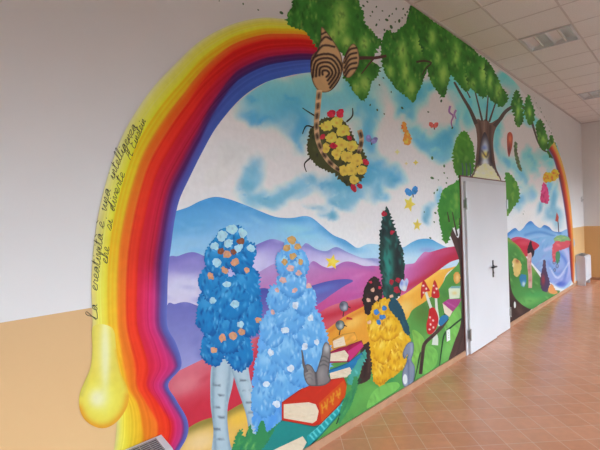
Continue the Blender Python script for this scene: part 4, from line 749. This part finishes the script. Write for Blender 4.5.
# --- falling leaves: over the white gap at the top, beside the door tree, above the rainbow's far leg
LF = [(372, 12), (376, 7), (370, 16), (379, 20), (386.5, 20, 1.6), (389, 16), (392, 14), (399, 21, 1.6), (402, 18), (405, 15), (408, 18, 1.5), (411, 12), (376, 25, 1.3), (384, 30), (391, 27, 1.8), (396, 9), (403, 9), (363, 6, 1.3), (367, 2), (410, 8), (407, 12), (382, 11), (395, 22),
      (243, 4), (258, 10), (281, 13, 1.8), (219, 1), (384, 114), (402, 108, 1.3), (377, 110), (370, 105), (383, 78), (379, 85), (391, 92), (432, 158, 1.5), (432, 178, 1.6), (438, 180), (444, 166, 1.3), (444, 173), (447, 178), (434, 193), (437, 190), (424, 212), (435, 213, 1.2), (434, 222), (446, 183), (430, 238), (441, 101, 1.3), (428, 112), (452, 128),
      (534, 98), (536, 103), (537, 108), (541, 112), (544, 117), (546, 121), (548, 125), (550, 122), (545, 127), (549, 131), (551, 128), (543, 124), (540, 108), (538, 114), (551, 133), (533, 105), (524, 211), (523, 214)]
for q in LF:
    r = q[2] if len(q) > 2 else rng.uniform(.7, 1.1); a = rng.uniform(20, 120)
    sc_x = .55 if q[0] > 500 else 1
    P('falling_leaf', blob(q[0], q[1], r * 1.25, r * .75, a, n=6) if sc_x == 1 else blob(q[0], q[1], r * .5, r * .8, 0, n=6), (46, 64, 40) if q[1] < 150 else (60, 92, 50), step=1)

# ------------------------------------------------------------------ double door in the left wall
door = bpy.data.objects.new('door_1', None); C.objects.link(door); door['kind'] = 'structure'
SP = 6.155                                            # where the two leaves meet
bm = B(((-.02, DY0 - .045, 0), (.022, DY0 + .03, DZ + .045)), ((-.02, DY1 - .03, 0), (.022, DY1 + .045, DZ + .045)), ((-.02, DY0 + .03, DZ - .02), (.022, DY1 - .03, DZ + .045)), bev=.003)
obj('door_frame', bm, M_FRAME, door)
obj('painted_edge', B(((0.001, DY0 - .062, .066), (.014, DY0 - .046, DZ + .062)), ((0.001, DY1 + .046, .066), (.014, DY1 + .058, DZ + .062)), ((0.001, DY0 - .046, DZ + .046), (.014, DY1 + .046, DZ + .062))), M_RED, door)
leafA = obj('door_leaf', B(((.012, DY0 + .008, .010), (.052, SP + .012, DZ - .012)), bev=.003), M_DOOR, door)
leafB = obj('door_leaf', B(((.0, SP + .014, .010), (.036, DY1 - .008, DZ - .012)), bev=.003), M_DOOR, door)
def hinge(y, z, leaf, x=.03):
    bm = bmesh.new(); cyl(bm, (x + .03, y, z - .06), (x + .03, y, z + .06), .011); cyl(bm, (x + .03, y, z + .062), (x + .03, y, z + .07), .013); cyl(bm, (x + .03, y, z - .07), (x + .03, y, z - .062), .013)
    box(bm, (x - .012, y - .004, z - .05), (x + .03, y + .03 * (1 if leaf is leafA else -1), z + .05))
    obj('hinge', bm, M_STEEL, leaf)
for z in (.25, 1.84): hinge(DY0 - .004, z, leafA); hinge(DY1 + .004, z, leafB, .014)
bm = bmesh.new()                                      # lever handle on a long black plate
hy, hz = 6.085, .965
box(bm, (.052, hy - .02, hz - .115), (.060, hy + .02, hz + .115), bev=.003)
cyl(bm, (.060, hy, hz + .03), (.105, hy, hz + .03), .011); cyl(bm, (.100, hy + .006, hz + .03), (.100, hy - .115, hz + .03), .011); cyl(bm, (.100, hy - .115, hz + .03), (.075, hy - .122, hz + .03), .010)
cyl(bm, (.060, hy, hz - .055), (.066, hy, hz - .055), .013)
cyl(bm, (.060, hy + .0, hz + .03), (.066, hy, hz + .03), .020)
obj('door_handle', bm, M_BLACK, leafA)

# ------------------------------------------------------------------ recessed ceiling lights with mirror troughs (switched off)
def ceiling_light(x, y, label):
    t = thing('ceiling_light', label, 'ceiling light', (x + .3, y + .3, H), 'recessed square lights in the ceiling grid')
    z0 = H - .008
    obj('light_frame', B(((x + .012, y + .012, z0 - .004), (x + .588, y + .040, H - .0005)), ((x + .012, y + .560, z0 - .004), (x + .588, y + .588, H - .0005)), ((x + .012, y + .040, z0 - .004), (x + .040, y + .560, H - .0005)), ((x + .560, y + .040, z0 - .004), (x + .588, y + .560, H - .0005)), bev=.001), M_UNIT, t)
    for k in range(2):                                # two polished troughs side by side, each a curved reflector with a tube
        bm = bmesh.new(); w = .26; xc = x + .04 + w * (k + .5); n = 12; rows = []
        for yy in (y + .041, y + .559):
            rows.append([bm.verts.new((xc + w / 2 * math.sin(a), yy, H + .052 * math.cos(a) - .004)) for a in [(-PI / 2 + PI * i / n) for i in range(n + 1)]])
        for i in range(n): bm.faces.new((rows[0][i], rows[0][i + 1], rows[1][i + 1], rows[1][i]))
        for r_ in rows: bm.faces.new(r_)
        obj('reflector', bm, M_MIRROR, t, smooth=False)
        bm = bmesh.new(); cyl(bm, (xc, y + .05, H + .012), (xc, y + .55, H + .012), .013, 12); obj('tube', bm, M_TUBE, t)
    return t
# openings for the lights are cut by rebuilding the ceiling around them
ce = bpy.data.objects['ceiling']
bm = bmesh.new(); ys = [Y0 - T] + [v for l in LP for v in (l[1] + .012, l[1] + .588)] + [Y1 + T]
box(bm, (-T, Y0 - T, H), (LP[0][0] + .012, Y1 + T, H + .15)); box(bm, (LP[0][0] + .588, Y0 - T, H), (ROOM_W + T, Y1 + T, H + .15))
for i in range(0, len(ys), 2): box(bm, (LP[0][0] + .012, ys[i], H), (LP[0][0] + .588, ys[i + 1], H + .15))
for l in LP: box(bm, (l[0] + .012, l[1] + .012, H + .09), (l[0] + .588, l[1] + .588, H + .15))
bm.to_mesh(ce.data); bm.free()
ceiling_light(*LP[0], 'unlit square recessed light with mirror troughs, the nearer one in the ceiling')
ceiling_light(*LP[1], 'unlit square recessed light, the farther one near the end of the ceiling')

# ------------------------------------------------------------------ fan heaters on the left wall
def heater(y0, y1, z0, z1, d, label, feet):
    t = thing('wall_heater', label, 'heater', (0, y0, z0), 'white fan heaters along the left wall')
    x0 = .013
    bm = bmesh.new()                                 # casing with a sloping top and rounded front edge
    prof = [(x0, z0), (d - .012, z0), (d, z0 + .014), (d, z1 - .075), (d - .006, z1 - .055), (d - .03, z1 - .035), (x0, z1)]
    A_ = [bm.verts.new((x, y0, z)) for x, z in prof]; B2 = [bm.verts.new((x, y1, z)) for x, z in prof]
    bm.faces.new(A_); bm.faces.new(B2[::-1])
    for i in range(len(prof)): j = (i + 1) % len(prof); bm.faces.new((A_[i], A_[j], B2[j], B2[i]))
    obj('casing', bm, M_UNIT, t)
    bm = bmesh.new()                                 # slatted air outlet lying in the sloping top
    sl = Vector((d - .03 - x0, 0, -.035)).normalized(); nn = Vector((-sl.z, 0, sl.x))
    o0 = Vector((x0, 0, z1)); W_ = math.hypot(d - .03 - x0, .035)
    for k in range(7):
        a = o0 + sl * (W_ * (.12 + .115 * k))
        for yy0, yy1 in ((y0 + .04, y1 - .04),):
            vs = [a + nn * .0005, a + sl * .006 + nn * .0005, a + sl * .009 + nn * .006, a + sl * .003 + nn * .006]
            p1 = [bm.verts.new((v.x, yy0, v.z)) for v in vs]; p2 = [bm.verts.new((v.x, yy1, v.z)) for v in vs]
            bm.faces.new(p1); bm.faces.new(p2[::-1])
            for i in range(4): bm.faces.new((p1[i], p1[(i + 1) % 4], p2[(i + 1) % 4], p2[i]))
    n = int((y1 - y0) / .05)
    for i in range(n + 1):
        yy = y0 + .04 + (y1 - y0 - .08) * i / n
        a, b = o0 + sl * W_ * .1, o0 + sl * W_ * .9
        p1 = [bm.verts.new((v.x, yy - .0015, v.z)) for v in (a + nn * .0004, b + nn * .0004, b + nn * .004, a + nn * .004)]
        p2 = [bm.verts.new((v.x, yy + .0015, v.z)) for v in (a + nn * .0004, b + nn * .0004, b + nn * .004, a + nn * .004)]
        bm.faces.new(p1); bm.faces.new(p2[::-1])
        for q in range(4): bm.faces.new((p1[q], p1[(q + 1) % 4], p2[(q + 1) % 4], p2[q]))
    obj('air_outlet', bm, M_GRILLE, t)
    bm = bmesh.new()                                 # dark slot strip under the outlet
    a, b = o0 + sl * W_ * .09, o0 + sl * W_ * .91
    vs = [bm.verts.new((v.x + nn.x * .0003, yy, v.z + nn.z * .0003)) for v, yy in ((a, y0 + .035), (b, y0 + .035), (b, y1 - .035), (a, y1 - .035))]
    bm.faces.new(vs); obj('slot', bm, M_DARK, t)
    obj('front_seam', B(((d, y0 + .02, z0 + .10), (d + .0015, y1 - .02, z0 + .104)), ((d, y0 + .12, z0 + .02), (d + .0015, y0 + .124, z1 - .09))), M_GRILLE, t)
    if feet:
        for yy in (y0 + .04, y1 - .09): obj('foot', B(((x0 + .01, yy, 0), (d - .02, yy + .05, z0))), M_UNIT, t)
    return t
heater(.05, 1.16, .10, .600, .150, 'white wall heater with a slatted top under the melting rainbow', True)
heater(11.62, 12.30, .10, .70, .20, 'white wall heater beside the far end of the mural', True)

# ------------------------------------------------------------------ socket plates and switches
def plate(name, y, z, w, h, label, cat, oval=False, far=False, x=0):
    bm = bmesh.new()
    if oval:
        cyl(bm, (.0095, 0, 0), (.018, 0, 0), .5, 24); bmesh.ops.scale(bm, vec=(1, w, h), verts=bm.verts); bmesh.ops.translate(bm, vec=(0, y, z), verts=bm.verts)
    elif far: box(bm, (x - w / 2, Y1 - .010, z - h / 2), (x + w / 2, Y1, z + h / 2), bev=.002)
    else: box(bm, (.0095, y - w / 2, z - h / 2), (.019, y + w / 2, z + h / 2), bev=.002)
    o = obj(name, bm, M_PLAST); tag(o, label, cat)
    bm = bmesh.new()
    if far: box(bm, (x - w * .2, Y1 - .013, z - h * .3), (x + w * .2, Y1 - .010, z + h * .3)); obj('rocker', bm, M_UNIT, o)
    elif not oval:
        for k in (-1, 0, 1): cyl(bm, (.019, y, z + k * h * .22), (.0195, y, z + k * h * .22), .005, 10)
        obj('socket_holes', bm, M_DARK, o)
    return o
plate('socket_plate', 4.70, .355, .085, .125, 'white socket plate on the painted roots left of the door', 'socket')
plate('cable_cap', 7.10, .30, .07, .10, 'small white oval cap on the wall right of the door', 'cover', oval=True)
plate('light_switch', 0, .95, .08, .12, 'small pale switch plate on the ochre part of the far wall', 'switch', far=True, x=.42)
bm = bmesh.new(); box(bm, (.0, 12.50, 1.93), (.035, 12.56, 2.05), bev=.006); o = obj('wall_sensor', bm, M_PLAST); tag(o, 'small white sensor box on the left wall near the far corner', 'sensor')
bm = bmesh.new(); box(bm, (.035, 12.515, 1.96), (.038, 12.545, 1.99)); obj('sensor_window', bm, M_DARK, o)
